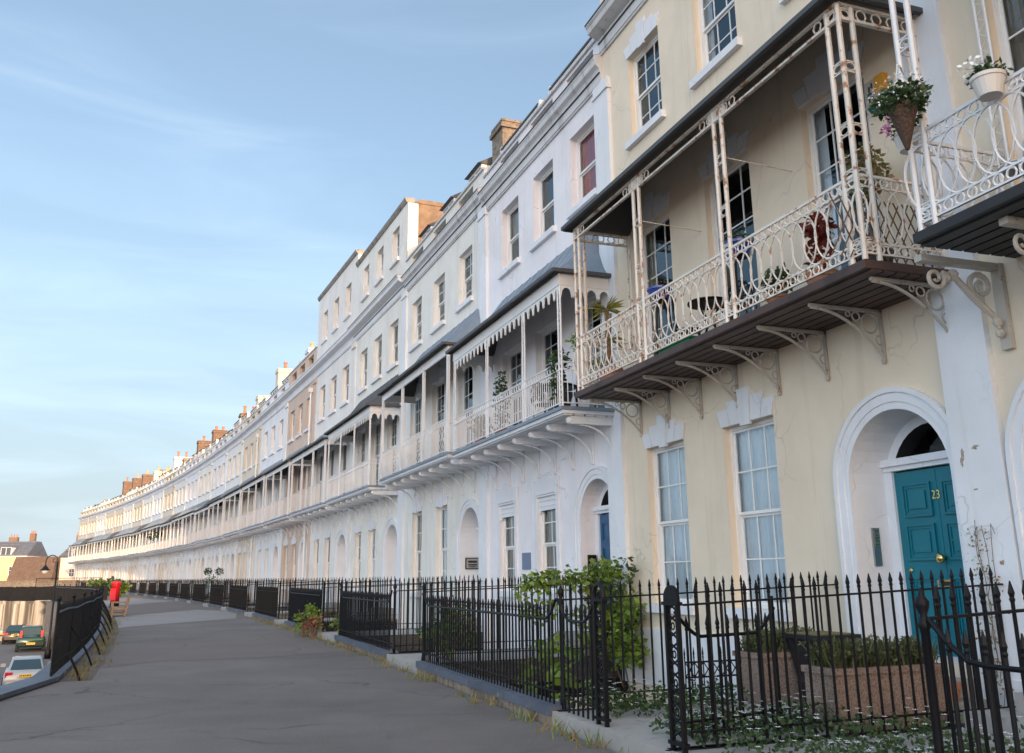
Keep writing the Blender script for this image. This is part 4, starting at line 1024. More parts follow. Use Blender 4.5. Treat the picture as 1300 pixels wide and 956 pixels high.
def along(pts, step):
    out = []; carry = 0
    for (xa, ya), (xb, yb) in zip(pts, pts[1:]):
        d = Vector((xb - xa, yb - ya)); Ln = d.length; s = carry
        while s < Ln: out.append((xa + d.x * s / Ln, ya + d.y * s / Ln, d.normalized())); s += step
        carry = s - Ln
    return out
PT = LEFT[3:]
for x, y, d in along(PT, .13):
    p = Vector((x, y, 0)) - org; bars.tube([p + Vector((0, 0, .09)), p + Vector((0, 0, 1.2)), p + Vector((0, 0, 1.27))], [.012, .012, .002], 4, cap=False)
R1 = [Vector((x, y, 1.12 + .02 * math.sin(i * 2.3))) - org for i, (x, y, d) in enumerate(along(PT, 2.))]
rail.tube(R1, .024, 5); low.tube([p - Vector((0, 0, .86)) for p in R1], .018, 4)
bars.build('bars', M['blackold'], t); rail.build('top_rail', M['kerb'], t); low.build('bottom_rail', M['blackold'], t)
for i, (x, y, d) in enumerate(along(PT, 2.9)):
    n = Vector((d.y, -d.x, 0)); p = Vector((x, y, 0)) - org; q = MB()
    q.tube([p + n * (.02 + .42 * math.sin(a) ** .95) + Vector((0, 0, .74 * (1 - math.sin(a)) ** .8 if a < 1.5 else 0)) for a in [j * math.pi / 20 for j in range(0, 11)]], .021, 5)
    q.build('stay', M['blackold'], t)
    q = MB(); q.tube([p + Vector((0, 0, .1)), p + Vector((0, 0, 1.3))], .026, 6); q.lathe([(.02, 0), (.045, .04), (.02, .09)], p + Vector((0, 0, 1.3)), 8); q.build('post', M['blackold'], t)

# ------------------------------------------------------------------ street furniture
t = thing('pillar_box', 'red cylindrical post box with a black base on the pavement', 'post box', (-24.65, 58.2, 0), R(-10))
q = MB(); q.lathe([(.3, 0), (.3, .05), (.27, .07), (.265, .36)], n=20); q.build('base', M['black'], t, False)
q = MB(); q.lathe([(.255, .36), (.25, 1.28), (.27, 1.30), (.27, 1.36)], n=24); q.build('body', M['red'], t, True)
q = MB(); q.lathe([(.27, 1.36), (.33, 1.39), (.335, 1.45), (.29, 1.50), (.16, 1.56), (.02, 1.58)], n=24); q.build('cap', M['red'], t, True)
q = MB(); q.box(-.13, .13, -.29, -.24, 1.20, 1.235); q.build('slot', M['dark'], t)
q = MB(); q.box(-.19, .19, -.262, -.2, .42, 1.12); q.build('door', M['red'], t)
t = thing('park_bench', 'weathered teak bench seen end on, in front of the red post box', 'bench', (-18.2, 43.5, 0), R(25))
for y in (-.75, .75):
    q = MB(); q.box(-.33, -.26, y - .035, y + .035, 0, .62); q.build('leg', M['teak'], t)
    q = MB(); q.bar((.22, y, 0), (.40, y, .92), .07, .07); q.build('leg', M['teak'], t)
    q = MB(); q.box(-.36, .34, y - .045, y + .045, .62, .66); q.build('armrest', M['teak'], t)
    q = MB(); q.box(-.26, .25, y - .025, y + .025, .33, .41); q.box(-.26, .25, y - .02, y + .02, .12, .17); q.build('side_rail', M['teak'], t)
q = MB()
for i in range(6): q.box(-.32 + i * .095, -.245 + i * .095, -.74, .74, .41, .435)
q.build('seat', M['teak'], t)
q = MB(); q.box(.37, .41, -.74, .74, .84, .92)
for i in range(14): y = -.68 + i * .105; q.bar((.29, y, .44), (.385, y, .86), .05, .02, 0, (1, 0, 0))
q.build('backrest', M['teak'], t)
t = thing('street_lamp', 'black swan-neck street lamp standing on the lower road before the brown roofed house', 'street lamp', (-29.3, 60, -3.1))
q = MB(); q.lathe([(.2, 0), (.2, .5), (.12, .6), (.09, 1.1), (.065, 1.2), (.055, 5.9)], n=10); q.build('pole', M['black'], t, True)
q = MB(); q.tube([(0, 0, 5.8)] + [(-.38 + .38 * math.cos(a), 0, 5.95 + .36 * math.sin(a)) for a in [i * math.pi / 10 for i in range(11)]] + [(-.76, 0, 5.7)], .03, 6)
q.ring((-.2, 0, 5.98), .12, .12, 'xz', .016, 12); q.tube([(0, 0, 5.2), (-.16, 0, 5.5), (-.1, 0, 5.9)], .02, 5); q.build('bracket', M['black'], t)
q = MB(); q.lathe([(.05, .28), (.08, .2), (.14, .16), (.2, .05), (.31, -.02), (.31, -.05)], (-.76, 0, 5.42), 16); q.build('lamp_shade', M['black'], t, True)
q = MB(); q.lathe([(.02, -.28), (.13, -.24), (.19, -.12), (.2, -.05)], (-.76, 0, 5.42), 14); q.build('lamp_glass', simple('milky glass', (.55, .56, .55), .3), t, True)
t = thing('mesh_fence', 'tall wire mesh fence panels on the pavement near the hedge', 'fence', (-36.05, 82, 0))
q = MB()
for x in (0, -2.0, -4.0, -6): q.tube([(x, -x * .1, 0), (x, -x * .1, 1.85)], .03, 5)
for z in (.1, 1.82): q.tube([(0, 0, z), (-6, .6, z)], .025, 5)
q.build('frame', M['blackold'], t); q = MB()
for i in range(60): x = -i * .1; q.bar((x, -x * .1, .1), (x, -x * .1, 1.82), .008, .008)
for i in range(9): z = .2 + i * .18; q.bar((0, 0, z), (-6, .6, z), .008, .008)
q.build('mesh', M['blackold'], t)
t = tag((lambda q: (q.box(-8.5, 0, -.25, .25, 0, 1.55), q.box(-8.6, .1, -.3, .3, 1.55, 1.66), q.build('garden_wall', M['rubble'], None, False, (-41.9, 90, 0)))[-1])(MB()), 'rubble stone wall behind the wire mesh fence', 'wall')

# ------------------------------------------------------------------ cars on the lower road
def car(label, loc, paint_, suv=False, rot=27, plate='plate', group='cars parked on the lower road'):
    t = thing('parked_car', label, 'car', loc, R(rot), group)
    hw = .89 if suv else .87; ro = 1.68 if suv else 1.40; sh = 1.02 if suv else .92; gr = .3 if suv else .22
    st = [(-2.18, .90, gr + .18, sh - .22), (-2.1, .97, gr + .04, sh - .06), (-1.9, 1, gr, sh), (-.8, 1.0, gr, sh), (.6, 1.0, gr, sh - .02), (1.5, .98, gr, sh - .12), (2.0, .92, gr + .03, sh - .2), (2.2, .8, gr + .12, sh - .3)]
    q = MB(); rows = []
    for y, w, zb, zt in st:
        a = hw * w; m_ = (zb + zt) / 2
        half = [(a * .88, zb), (a, zb + .12), (a * 1.0, m_), (a * .985, zt - .16), (a * .93, zt - .03), (a * .8, zt)]
        rows.append([(x, y, z) for x, z in half] + [(-x, y, z) for x, z in half[::-1]])
    n = 12; v = [p for r_ in rows for p in r_]; fs = [(i * n + j, i * n + (j + 1) % n, (i + 1) * n + (j + 1) % n, (i + 1) * n + j) for i in range(len(rows) - 1) for j in range(n)]
    q.add(v, fs + [tuple(range(n - 1, -1, -1)), tuple(range((len(rows) - 1) * n, len(rows) * n))])
    body = q.build('body', paint_, t, True)
    yb0, yb1, yf1, yf0 = (-2.08, -1.82, .25, 1.05) if suv else (-1.98, -1.30, .15, 1.15)
    wb, wt = hw * .86, hw * .68
    rings = []
    for f_ in (0, .35, .7, .92, 1):
        z = sh - .03 + (ro - sh + .03) * (f_ if f_ < 1 else 1); w = wb + (wt - wb) * f_ - (.07 if f_ == 1 else 0)
        ya, yc = yb0 + (yb1 - yb0) * f_ + (.14 if f_ == 1 else 0), yf0 + (yf1 - yf0) * f_ - (.14 if f_ == 1 else 0)
        rings.append([(-w * .93, ya, z), (w * .93, ya, z), (w, ya + .12, z), (w, yc - .12, z), (w * .9, yc, z), (-w * .9, yc, z), (-w, yc - .12, z), (-w, ya + .12, z)])
    q = MB(); v = [p for r_ in rings for p in r_]
    q.add(v, [(i * 8 + j, i * 8 + (j + 1) % 8, i * 8 + 8 + (j + 1) % 8, i * 8 + 8 + j) for i in range(4) for j in range(8)] + [tuple(range(32, 40))]); q.build('cabin', paint_, t, True)
    def lerp(a, b, f_): return tuple(a[i] + (b[i] - a[i]) * f_ for i in range(3))
    def pan(name, i0, i1, f0, f1, s0, s1, off):
        a0, a1 = rings[0][i0], rings[3][i0]; b0, b1 = rings[0][i1], rings[3][i1]
        P_ = lambda s_, f_: Vector(lerp(lerp(a0, a1, f_), lerp(b0, b1, f_), s_)) + Vector(off)
        q = MB(); q.quad(P_(s0, f0), P_(s1, f0), P_(s1, f1), P_(s0, f1)); q.build(name, M['carglass'], t)
    pan('rear_window', 0, 1, .22 if suv else .12, .93, .04, .96, (0, -.012, .006)); pan('windscreen', 4, 5, .1, .95, .03, .97, (0, .012, .006))
    for s_, i0, i1 in ((1, 2, 3), (-1, 7, 6)):
        pan('side_window', i0, i1, .16, .92, .05, .46, (s_ * .01, 0, 0)); pan('side_window', i0, i1, .16, .92, .5, .86, (s_ * .01, 0, 0))
    for sx in (-1, 1):
        q = MB()
        if suv: q.box(*sorted((sx * hw * .80, sx * hw * .64)), -2.10, -1.86, sh - .05, ro - .26)
        else: q.box(*sorted((sx * hw * .93, sx * hw * .58)), -2.155, -1.95, sh - .27, sh - .05)
        q.build('tail_light', M['lampred'], t)
        if suv: q = MB(); q.box(*sorted((sx * hw * .86, sx * hw * .68)), -2.17, -2.05, .52, .60); q.build('reflector', M['lampred'], t)
        q = MB(); q.box(*sorted((sx * hw * 1.0, sx * (hw + .2))), .75, .88, sh - .03, sh + .12); q.build('wing_mirror', paint_, t)
        for y in (-1.35, 1.35):
            q = MB(); r_ = .34 if suv else .31
            q.lathe([(.002, -.1), (r_ * .6, -.1), (r_ * .64, -.08), (r_ * .95, -.1), (r_, -.07), (r_, .07), (r_ * .95, .1), (.002, .1)], n=18)
            w_ = q.build('wheel', M['rubber'], t, False, (sx * (hw - .06), y, r_)); w_.rotation_euler = (0, R(90), 0)
            q = MB(); q.lathe([(.002, 0), (r_ * .6, 0), (r_ * .55, .03), (.002, .02)], n=14); q.build('hubcap', M['steel'], w_, False, (0, 0, sx * .1))
    q = MB(); q.box(-hw * .86, hw * .86, -2.24, -2.12, gr + .14, gr + .34); q.build('bumper', M['rubber'] if suv else paint_, t)
    q = MB(); z0 = gr + .21 if suv else sh - .26; y0 = -2.255 if suv else -2.205
    q.box(-.26, .26, y0, y0 + .02, z0, z0 + .12)
    for i, x in enumerate((-.21, -.145, -.08, -.015, .07, .135, .2)): q.box(x - .02, x + .02, y0 - .004, y0, z0 + .025, z0 + .095, 1)
    q.build('number_plate', [M[plate], M['ink']], t)
    return t
car('silver saloon car parked nearest on the lower road, yellow number plate', (-22.5, 44.2, -3.1), M['carsilver'])
car('dark green off-road car with tall tail lights parked behind the black railing', (-34.2, 67.4, -3.1), M['cargreen'], True)
car('black hatchback parked just left of the green off-road car', (-39.4, 75.4, -3.1), M['carred'], False, 24)
car('pale blue car parked beyond the black hatchback', (-42.9, 79.6, -3.1), M['carblue'], True, 24)
car('white car parked farthest left on the lower road', (-48.2, 85.2, -3.1), M['carwhite'], False, 26)

# ------------------------------------------------------------------ walls and houses beyond the lower road
t = thing('garden_wall', 'tall limestone wall with dark vertical streaks across the lower road', 'wall', (-37.0, 78.0, -3.1))
q = MB()
for i in range(22): x = -i * 1.25; q.box(x - 1.2, x - .02, -.2 - .1 * (i % 2), .2, 0, 3.05 + .12 * rnd.random())
q.build('wall', M['streak'], t); q = MB()
for i in range(22): x = -i * 1.25; q.box(x - .35, x + .0, -.42, -.3, 0, 2.9)
q.build('buttress', M['streak'], t)
t = thing('boundary_fence', 'dark boarded fence on top of the streaked limestone wall', 'fence', (-34.2, 79.2, 0))
q = MB()
for i in range(164): x = -i * .19; q.box(x - .175, x, -.03, .03, -.3, 1.12 + .05 * rnd.random())
q.build('boards', M['blackold'], t)
def far_house(label, x0, x1, y, zb, zt, wall, roofh, roofm, wins, depth=9, dorm=(), stacks=(), ridge='x'):
    t = thing('town_house', label, 'house', ((x0 + x1) / 2, y, zb), R(6), 'houses beyond the lower road'); w = (x1 - x0) / 2; H = zt - zb
    q = MB(); q.box(-w, w, 0, depth, 0, H); q.build('wall', M[wall], t)
    q = MB(); q.box(-w - .15, w + .15, -.18, depth + .1, H, H + .22); q.build('cornice', M['housewhite'] if wall != 'tile' else M['tile'], t)
    q = MB()
    if ridge == 'x': q.prism([(-.1, H + .22), (depth, H + .22), (depth * .6, H + .22 + roofh), (depth * .4, H + .22 + roofh)], -w, w)
    else: q.plate([(-w, H + .22), (w, H + .22), (w * .15, H + .22 + roofh), (-w * .15, H + .22 + roofh)], 0, depth)
    q.build('roof', M[roofm], t)
    for x, z, ww, hh in wins:
        q = MB(); q.box(x - ww / 2 - .08, x + ww / 2 + .08, -.05, .02, z - .08, z + hh + .08); wf = q.build('window', M['white'], t)
        q = MB()
        for i in (0, 1):
            for j in (0, 1): q.box(x - ww / 2 + i * ww / 2 + .03, x - ww / 2 + (i + 1) * ww / 2 - .03, -.06, -.051, z + j * hh / 2 + .03, z + (j + 1) * hh / 2 - .03)
        q.build('pane', M['glassfar'], wf)
    for x, ww, hh in dorm:
        q = MB(); q.box(x - ww / 2, x + ww / 2, .3, 3, H + .3, H + .3 + hh); d = q.build('dormer', M['white'], t); q = MB()
        for i in (0, 1): q.box(x - ww / 2 + .12 + i * (ww / 2 - .06), x + i * (ww / 2 - .06) - .06 + .0, .28, .299, H + .5, H + .15 + hh)
        q.build('pane', M['glassfar'], d); q = MB(); q.prism([(.1, H + .3 + hh), (3.2, H + .3 + hh), (3.2, H + .5 + hh)], x - ww / 2 - .15, x + ww / 2 + .15); q.build('dormer_roof', M['tile'], d)
    for x, y_, zt_, ww, m_ in stacks:
        q = MB(); q.box(x - ww / 2, x + ww / 2, y_ - .5, y_ + .5, H, H + zt_); c = q.build('chimney', M[m_], t)
        for i in range(3): q = MB(); q.lathe([(.15, 0), (.12, .5), (.15, .55), (.1, .6)], (x - ww / 3 + i * ww / 3, y_, H + zt_), 8); q.build('chimney_pot', M['pot'], c)
    return t
far_house('yellow house with small sash windows beyond the lower road', -121, -104.9, 200, -5, 6.6, 'yellowhouse', 3.2, 'slate', [(x, z, 1.05, 1.6) for x in (5.3, 1.5, -2.5) for z in (8.0, 4.4, 1.2)], 12, dorm=[(3.6, 2.2, 1.8), (-1.5, 2.2, 1.8)], stacks=[(6.6, 6, 5.2, 1.1, 'brick'), (2.6, 6, 4.4, 1.8, 'brick')])
far_house('pinkish white house between the brown roof and the end of the terrace', -98.3, -86, 203, -5, 6.1, 'housewhite', 2.6, 'slate', [(x, z, 1.05, 1.6) for x in (-3.6, .5, 4) for z in (7.4, 4.2, 1.0)], 12, dorm=[(-3.0, 1.8, 1.8), (1.4, 1.8, 1.8)], stacks=[(-4.6, 5, 5.2, .7, 'brick'), (-1.6, 6, 5.0, 1.2, 'brick')])
far_house('low house with a steep brown tiled roof and two white dormers', -106.4, -97.6, 196, -5, -.6, 'tile', 7.0, 'tile', [], 12, dorm=[(-2.6, 2.3, 1.7), (2.0, 2.6, 1.7)], stacks=[])
far_house('grey gabled house with twin tall stacks rising behind the brown tiled roof', -110, -99.6, 222, -5, 5.0, 'greywall', 4.6, 'slate', [], 12, ridge='y', stacks=[(1.0, 2, 6.9, 1.4, 'greywall'), (3.6, 2, 6.9, 1.4, 'greywall')])
far_house('pale house with red brick stacks behind the pinkish white house', -109, -92, 240, -5, 6.6, 'housewhite', 4.0, 'slate', [], 14, stacks=[(2.2, 3, 5.6, 1.2, 'brick'), (5.6, 3, 5.8, 1.4, 'brick')])
q = MB(); n = 26; g = [[(-330 + i * 12, 330 + j * 40 + 10 * math.sin(i), -4 + 19 * math.exp(-((j - 2) / 2.2) ** 2) * (.7 + .2 * math.sin(i * .5) + .1 * math.sin(i * 1.7) + .07 * math.sin(i * 4.1))) for i in range(n)] for j in range(6)]
q.add([p for r_ in g for p in r_], [(j * n + i, j * n + i + 1, (j + 1) * n + i + 1, (j + 1) * n + i) for j in range(5) for i in range(n - 1)])
o = q.build('hill', M['hill'], None, True); o['kind'] = 'structure'
q = MB()
for i in range(70):
    x = rnd.uniform(-260, -90); y = 300 + rnd.uniform(-30, 120); s_ = rnd.uniform(2.5, 5); q.leaves(45, (x, y, rnd.uniform(0, 7)), (s_ * 1.2, s_, s_), 1.8, hollow=.1)
tag(q.build('woodland', M['leafdk']), 'distant woodland on the hillside beyond the far houses', 'woodland', None, 'stuff')
#END_P4

# ------------------------------------------------------------------ plants and pots
def plant(name, label, cat, loc, blobs, mats, size=.08, rz=0, stems=None, group=None):
    """blobs = (count, centre, radii, leaf scale, material index)"""
    q = MB()
    for n_, c, r_, sc, mi in blobs: q.leaves(n_, c, r_, size * sc, mi)
    if stems:
        t = thing(name, label, cat, loc, rz, group); q.build('foliage', mats, t)
        s = MB()
        for a, b in stems:
            m_ = (Vector(a) + Vector(b)) / 2 + Vector((rnd.uniform(-.05, .05), rnd.uniform(-.05, .05), 0)); s.tube([a, m_, b], [.016, .012, .006], 5)
        s.build('stems', M['twig'], t); return t
    o = q.build(name, mats, None, False, loc); o.rotation_euler = (0, 0, rz); return tag(o, label, cat, group)
rz0 = frz(0)
blobs = []
for i in range(46):
    s_, o_, z_ = rnd.uniform(-.55, .75), rnd.uniform(.05, .55), rnd.uniform(.1, 1.75)
    s_ *= 1 - .25 * (z_ > 1.5); blobs.append((42, (s_, o_, z_), (.26, .2, .24), rnd.uniform(.7, 1.2), 0 if rnd.random() < .75 else 1))
for i in range(16): t_ = i / 15; blobs.append((26, (.42 + rnd.uniform(-.1, .12), .3 + t_ * 1.7, 1.48 + .15 * rnd.random() - .35 * max(0, t_ - .6)), (.2, .2, .2), 1, 0))
for i in range(10): blobs.append((22, (.35 + rnd.uniform(-.1, .1), .4 + rnd.random() * 1.5, rnd.uniform(.25, 1.2)), (.16, .2, .2), 1, 0))
plant('climbing_plant', 'leafy green climber massed against the white pilaster and spilling over the railing', 'climber', W2(0, 8.35, .1, 0), blobs, [M['leaf'], M['leafdk']], .13, rz0, [((0, .1, -.5), (.1, .3, 1.5)), ((.2, .1, -.5), (.4, .8, 1.4)), ((-.1, .1, -.5), (-.3, .2, 1.2))])
blobs = []
for i in range(34): t_ = rnd.random(); blobs.append((15, (rnd.uniform(-1.0, 1.1), rnd.uniform(-.15, .15), -.45 + 1.25 * t_ ** 1.5), (.16, .14, .15), 1, 0))
plant('climbing_plant', 'loose young climber growing through the front railing from the basement area', 'climber', W2(0, 4.0, 3.55, 0), blobs, [M['leaf']], .13, rz0, [((-.6, 0, -1.2), (-.5, .05, .7)), ((.1, 0, -1.2), (.3, 0, .6)), ((.6, 0, -1.2), (.9, 0, .9))])
bl = []
for i in range(40): bl.append((16, (rnd.uniform(-1.2, 1.4), rnd.uniform(-.3, .3), rnd.uniform(-1.0, -.2)), (.25, .2, .2), 1.1, 1 if i % 3 else 0))
plant('shrub', 'low dark shrub in the sunken bed below the front railing', 'shrub', W2(0, 4.6, 3.4, -.2), bl, [M['leaf'], M['leafdk']], .12, rz0)
def rose(k, s, o, z, label, w=.5, h=.9, mats=('leaf', 'leafdk'), fl=0, n=22):
    bl = [(26, (rnd.uniform(-w, w) * .8, rnd.uniform(-w, w) * .7, h * rnd.uniform(.25, 1)), (w * .35, w * .35, h * .16), rnd.uniform(.8, 1.2), i % 2) for i in range(n)]
    t = plant('shrub', label, 'shrub', W2(k, s, o, z), bl, [M[m_] for m_ in mats], .085, frz(k), [((rnd.uniform(-.1, .1), rnd.uniform(-.1, .1), 0), (rnd.uniform(-w, w) * .7, rnd.uniform(-w, w) * .7, h * .9)) for _ in range(7)])
    if fl:
        q = MB()
        for _ in range(fl): q.leaves(6, (rnd.uniform(-w, w) * .8, rnd.uniform(-w, w) * .8, h * rnd.uniform(.8, 1.25)), (.04, .04, .04), .05, hollow=0)
        tag(q.build('flowers', M['leafred'], t), kind='stuff')
rose(1, .55, 3.35, .12, 'bushy rose with a few red blooms beside the black railing corner', .55, .95, fl=9, n=30)
rose(2, 1.0, 3.75, .0, 'tall green weed clump at the foot of the ivory house railing', .4, .7, n=14)
rose(2, 3.1, 4.35, .0, 'yellow-green wild shrub outside the railing of the ivory house', .45, .85, ('leaf', 'leaf'), n=18)
rose(2, 2.2, 4.3, .0, 'dry reddish weed clump by the kerb of the ivory house', .3, .6, ('leafdry', 'leafred'), n=9)
rose(0, 2.0, .35, .25, 'thin sprawling plant at the foot of the teal door', .3, .55, n=9)
# dead creeper on the chipped pilaster
q = MB()
for j in range(4):
    x = rnd.uniform(-.1, .1); pts = [(x, .015, 0)]
    for i in range(14): x += rnd.uniform(-.045, .045); pts.append((x, .015 + .02 * rnd.random(), .16 * (i + 1) * rnd.uniform(.85, 1)))
    q.tube(pts, .0035, 4)
t = thing('wall_creeper', 'dry yellowing creeper climbing the chipped white pilaster', 'creeper', W2(0, .1, .09, .1), rz0); q.build('stems', M['twig'], t)
q = MB()
for _ in range(240): z = rnd.random() ** .8 * 2.0; q.leaf(Vector((rnd.gauss(0, .12), .02 + rnd.random() * .05, z)), .045 * rnd.uniform(.6, 1.2), 0)
q.build('leaves', M['leafdry'], t)
def tufts(n_, lx, ly, h, mi=0, spread=.25):
    q = MB()
    for _ in range(n_):
        x, y = rnd.uniform(-lx, lx), rnd.uniform(-ly, ly); z = h * rnd.uniform(.5, 1.1); dx, dy = rnd.gauss(0, spread) * z, rnd.gauss(0, spread) * z; a = rnd.uniform(0, 3.14); w = .012
        q.quad((x - w * math.cos(a), y - w * math.sin(a), 0), (x + w * math.cos(a), y + w * math.sin(a), 0), (x + dx + w * .6 * math.cos(a), y + dy + w * .6 * math.sin(a), z), (x + dx - w * .5 * math.cos(a), y + dy - w * .5 * math.sin(a), z), mi)
        for j in range(3):
            f = rnd.uniform(.4, 1); q.leaf(Vector((x + dx * f, y + dy * f, z * f)), .05, mi)
    return q
def trough(s, o, lo, z0, z1, label, w=.24, lav=.3):
    t = thing('planter_trough', label, 'planter', W2(0, s, o, z0), rz0)
    q = MB(); h = z1 - z0; q.box(-w, w, -lo, lo, 0, h - .06)
    for a, b, c, d in ((-w - .02, -w + .05, -lo - .02, lo + .02), (w - .05, w + .02, -lo - .02, lo + .02), (-w + .05, w - .05, -lo - .02, -lo + .05), (-w + .05, w - .05, lo - .05, lo + .02)): q.box(a, b, c, d, h - .06, h)
    q.build('trough', M['aggregate'], t)
    q = tufts(620, w * .95, lo * .96, lav, 0, .3); p = q.build('lavender', M['leaflav'], None, False, W2(0, s, o, z1 - .03)); p.rotation_euler = (0, 0, rz0)
    tag(p, 'bushy lavender growing in the ' + label, 'plant')
trough(.32, 1.5, .66, .15, .73, 'long pebble-dash trough in front of the teal door', lav=.27)
trough(2.28, 1.2, .5, .15, .72, 'pebble-dash trough near the cream wall and low fence', lav=.27)
t = thing('flower_tub', 'tall tapering black tub left of the teal door arch', 'planter', W2(0, 1.72, 1.02, .15), rz0)
q = MB(); q.add([(x * (.17 + .12 * f), y * (.17 + .12 * f), .78 * f) for f in (0, .85, 1) for x, y in ((-1, -1), (1, -1), (1, 1), (-1, 1))], [(3, 2, 1, 0)] + [(i * 4 + j, i * 4 + (j + 1) % 4, i * 4 + 4 + (j + 1) % 4, i * 4 + 4 + j) for i in (0, 1) for j in range(4)]); q.box(-.32, .32, -.32, .32, .74, .79); q.build('tub', M['blackpot'], t)
q = MB(); q.box(-.27, .27, -.27, .27, .79, .80); q.build('moss', M['leafdry'], t)
t = thing('flower_tub', 'small terracotta pot on the ground before the teal door', 'flower pot', W2(0, .42, .55, .15), rz0)
q = MB(); q.lathe([(.13, 0), (.18, .3), (.2, .3), (.2, .36), (.16, .36)], n=16); q.build('pot', M['pot'], t)
t = thing('low_fence', 'low black lattice fence at the end of the trough near the cream wall', 'fence', W2(0, 2.4, 1.72, .15), rz0)
q = MB()
for z in (.3, .47): q.bar((0, 0, z), (0, .75, z), .015, .02)
for i in range(7): spear(q, 0, i * .125, .1, .64, .008, 5)
for i in range(6): q.bar((0, i * .125, .3), (0, i * .125 + .125, .47), .01, .01); q.bar((0, i * .125, .47), (0, i * .125 + .125, .3), .01, .01)
q.build('lattice', M['black'], t)
# daisies in the beds either side of the path
def daisies(lo, label, s0, s1, o0, o1, z, n_):
    q = MB()
    for _ in range(n_):
        x, y, h = rnd.uniform(0, s1 - s0), rnd.uniform(0, o1 - o0), rnd.uniform(.1, .34)
        for j in range(5): q.leaf(Vector((x + rnd.gauss(0, .03), y + rnd.gauss(0, .03), h * rnd.uniform(.2, .9))), .06, 0)
        if rnd.random() < .4:
            for j in range(6):
                a = j * 1.047; q.quad((x, y, h), (x + .022 * math.cos(a - .3), y + .022 * math.sin(a - .3), h + .004), (x + .03 * math.cos(a), y + .03 * math.sin(a), h + .006), (x + .022 * math.cos(a + .3), y + .022 * math.sin(a + .3), h + .004), 1)
    o = q.build('daisies', [M['leafdk'], M['petal']], None, False, W2(0, s0, o0, z)); o.rotation_euler = (0, 0, rz0); tag(o, label, 'flowers', None, 'stuff')
daisies(0, 'white daisies flowering at the foot of the open gate railing', 0.0, .8, 2.1, 3.8, .15, 260)
daisies(0, 'white daisies flowering along the far railing of the teal door path', 1.75, 2.5, 1.9, 3.8, .15, 240)
daisies(-1, 'white daisies in the bed of the right-hand house path', -2.9, -.2, 1.5, 3.9, .15, 420)
# ---- balcony of the cream house
zf = 5.0
def pot(name, label, k, s, o, z, mat, r=.16, h=.24, cat='flower pot', parts=None):
    t = thing(name, label, cat, W2(k, s, o, z), frz(k)); q = MB(); q.lathe([(r * .7, 0), (r, h * .8), (r * 1.08, h * .82), (r * 1.1, h), (r * .85, h)], n=18); q.build('pot', mat, t, False); return t
def planted(t, blobs, mats, size):
    q = MB()
    for n_, c, r_, sc, mi in blobs: q.leaves(n_, c, r_, size * sc, mi)
    q.build('foliage', mats, t)
t = pot('flower_pot', 'blue glazed pot by the middle post of the oval balcony', 0, 2.92, .9, 6.08, M['bluepot'], .2, .2); planted(t, [(40, (0, 0, .3), (.18, .18, .1), 1, 0)], [M['leafdk']], .09)
t = pot('flower_pot', 'blue glazed pot by the left post of the oval balcony', 0, 5.0, 1.05, 6.0, M['bluepot'], .2, .2); planted(t, [(26, (0, 0, .26), (.18, .18, .07), 1, 0)], [M['leafdry']], .09)
for s_, o_ in ((2.92, .9), (5.0, 1.05)):
    t = thing('plant_stand', 'slim metal stand under the blue pot near the %s post' % ('middle' if s_ < 4 else 'left'), 'plant stand', W2(0, s_, o_, zf), rz0)
    q = MB(); zt = 1.08 if s_ < 4 else 1.0
    for j in range(3): a = j * 2.09; q.tube([(.2 * math.cos(a), .2 * math.sin(a), 0), (.12 * math.cos(a), .12 * math.sin(a), zt)], .012, 5)
    q.ring((0, 0, zt - .02), .12, .015, 'xz', .01); q.lathe([(.14, zt - .02), (.14, zt)], n=12); q.build('stand', M['black'], t)
t = pot('potted_palm', 'spiky potted palm with two bare stems at the far end of the oval balcony', 0, 7.55, .75, zf, M['pot'], .22, .4, 'palm')
q = MB(); q.tube([(0, 0, .3), (.03, .02, 1.0), (.12, -.02, 1.62)], [.06, .05, .045], 7); q.tube([(.02, 0, .6), (-.12, .05, 1.1), (-.2, .06, 1.45)], [.04, .035, .03], 6); q.build('stems', M['tanbark'], t)
q = MB()
for cx, cy, cz, n_ in ((.12, -.02, 1.62, 46), (-.2, .06, .95, 12), (.1, .1, .5, 22)):
    for j in range(n_):
        d = Vector((rnd.gauss(0, 1), rnd.gauss(0, 1), rnd.gauss(.35, .6))).normalized(); l = rnd.uniform(.28, .46); w = d.cross(Vector((rnd.random(), rnd.random(), 1))).normalized() * .013; p = Vector((cx, cy, cz)); e = p + d * l + Vector((0, 0, -.06))
        q.quad(p - w, p + w, p + d * l * .6 + w * .8, e)
q.build('fronds', leafmat('palm fronds', (.16, .17, .03), (.33, .30, .07)), t)
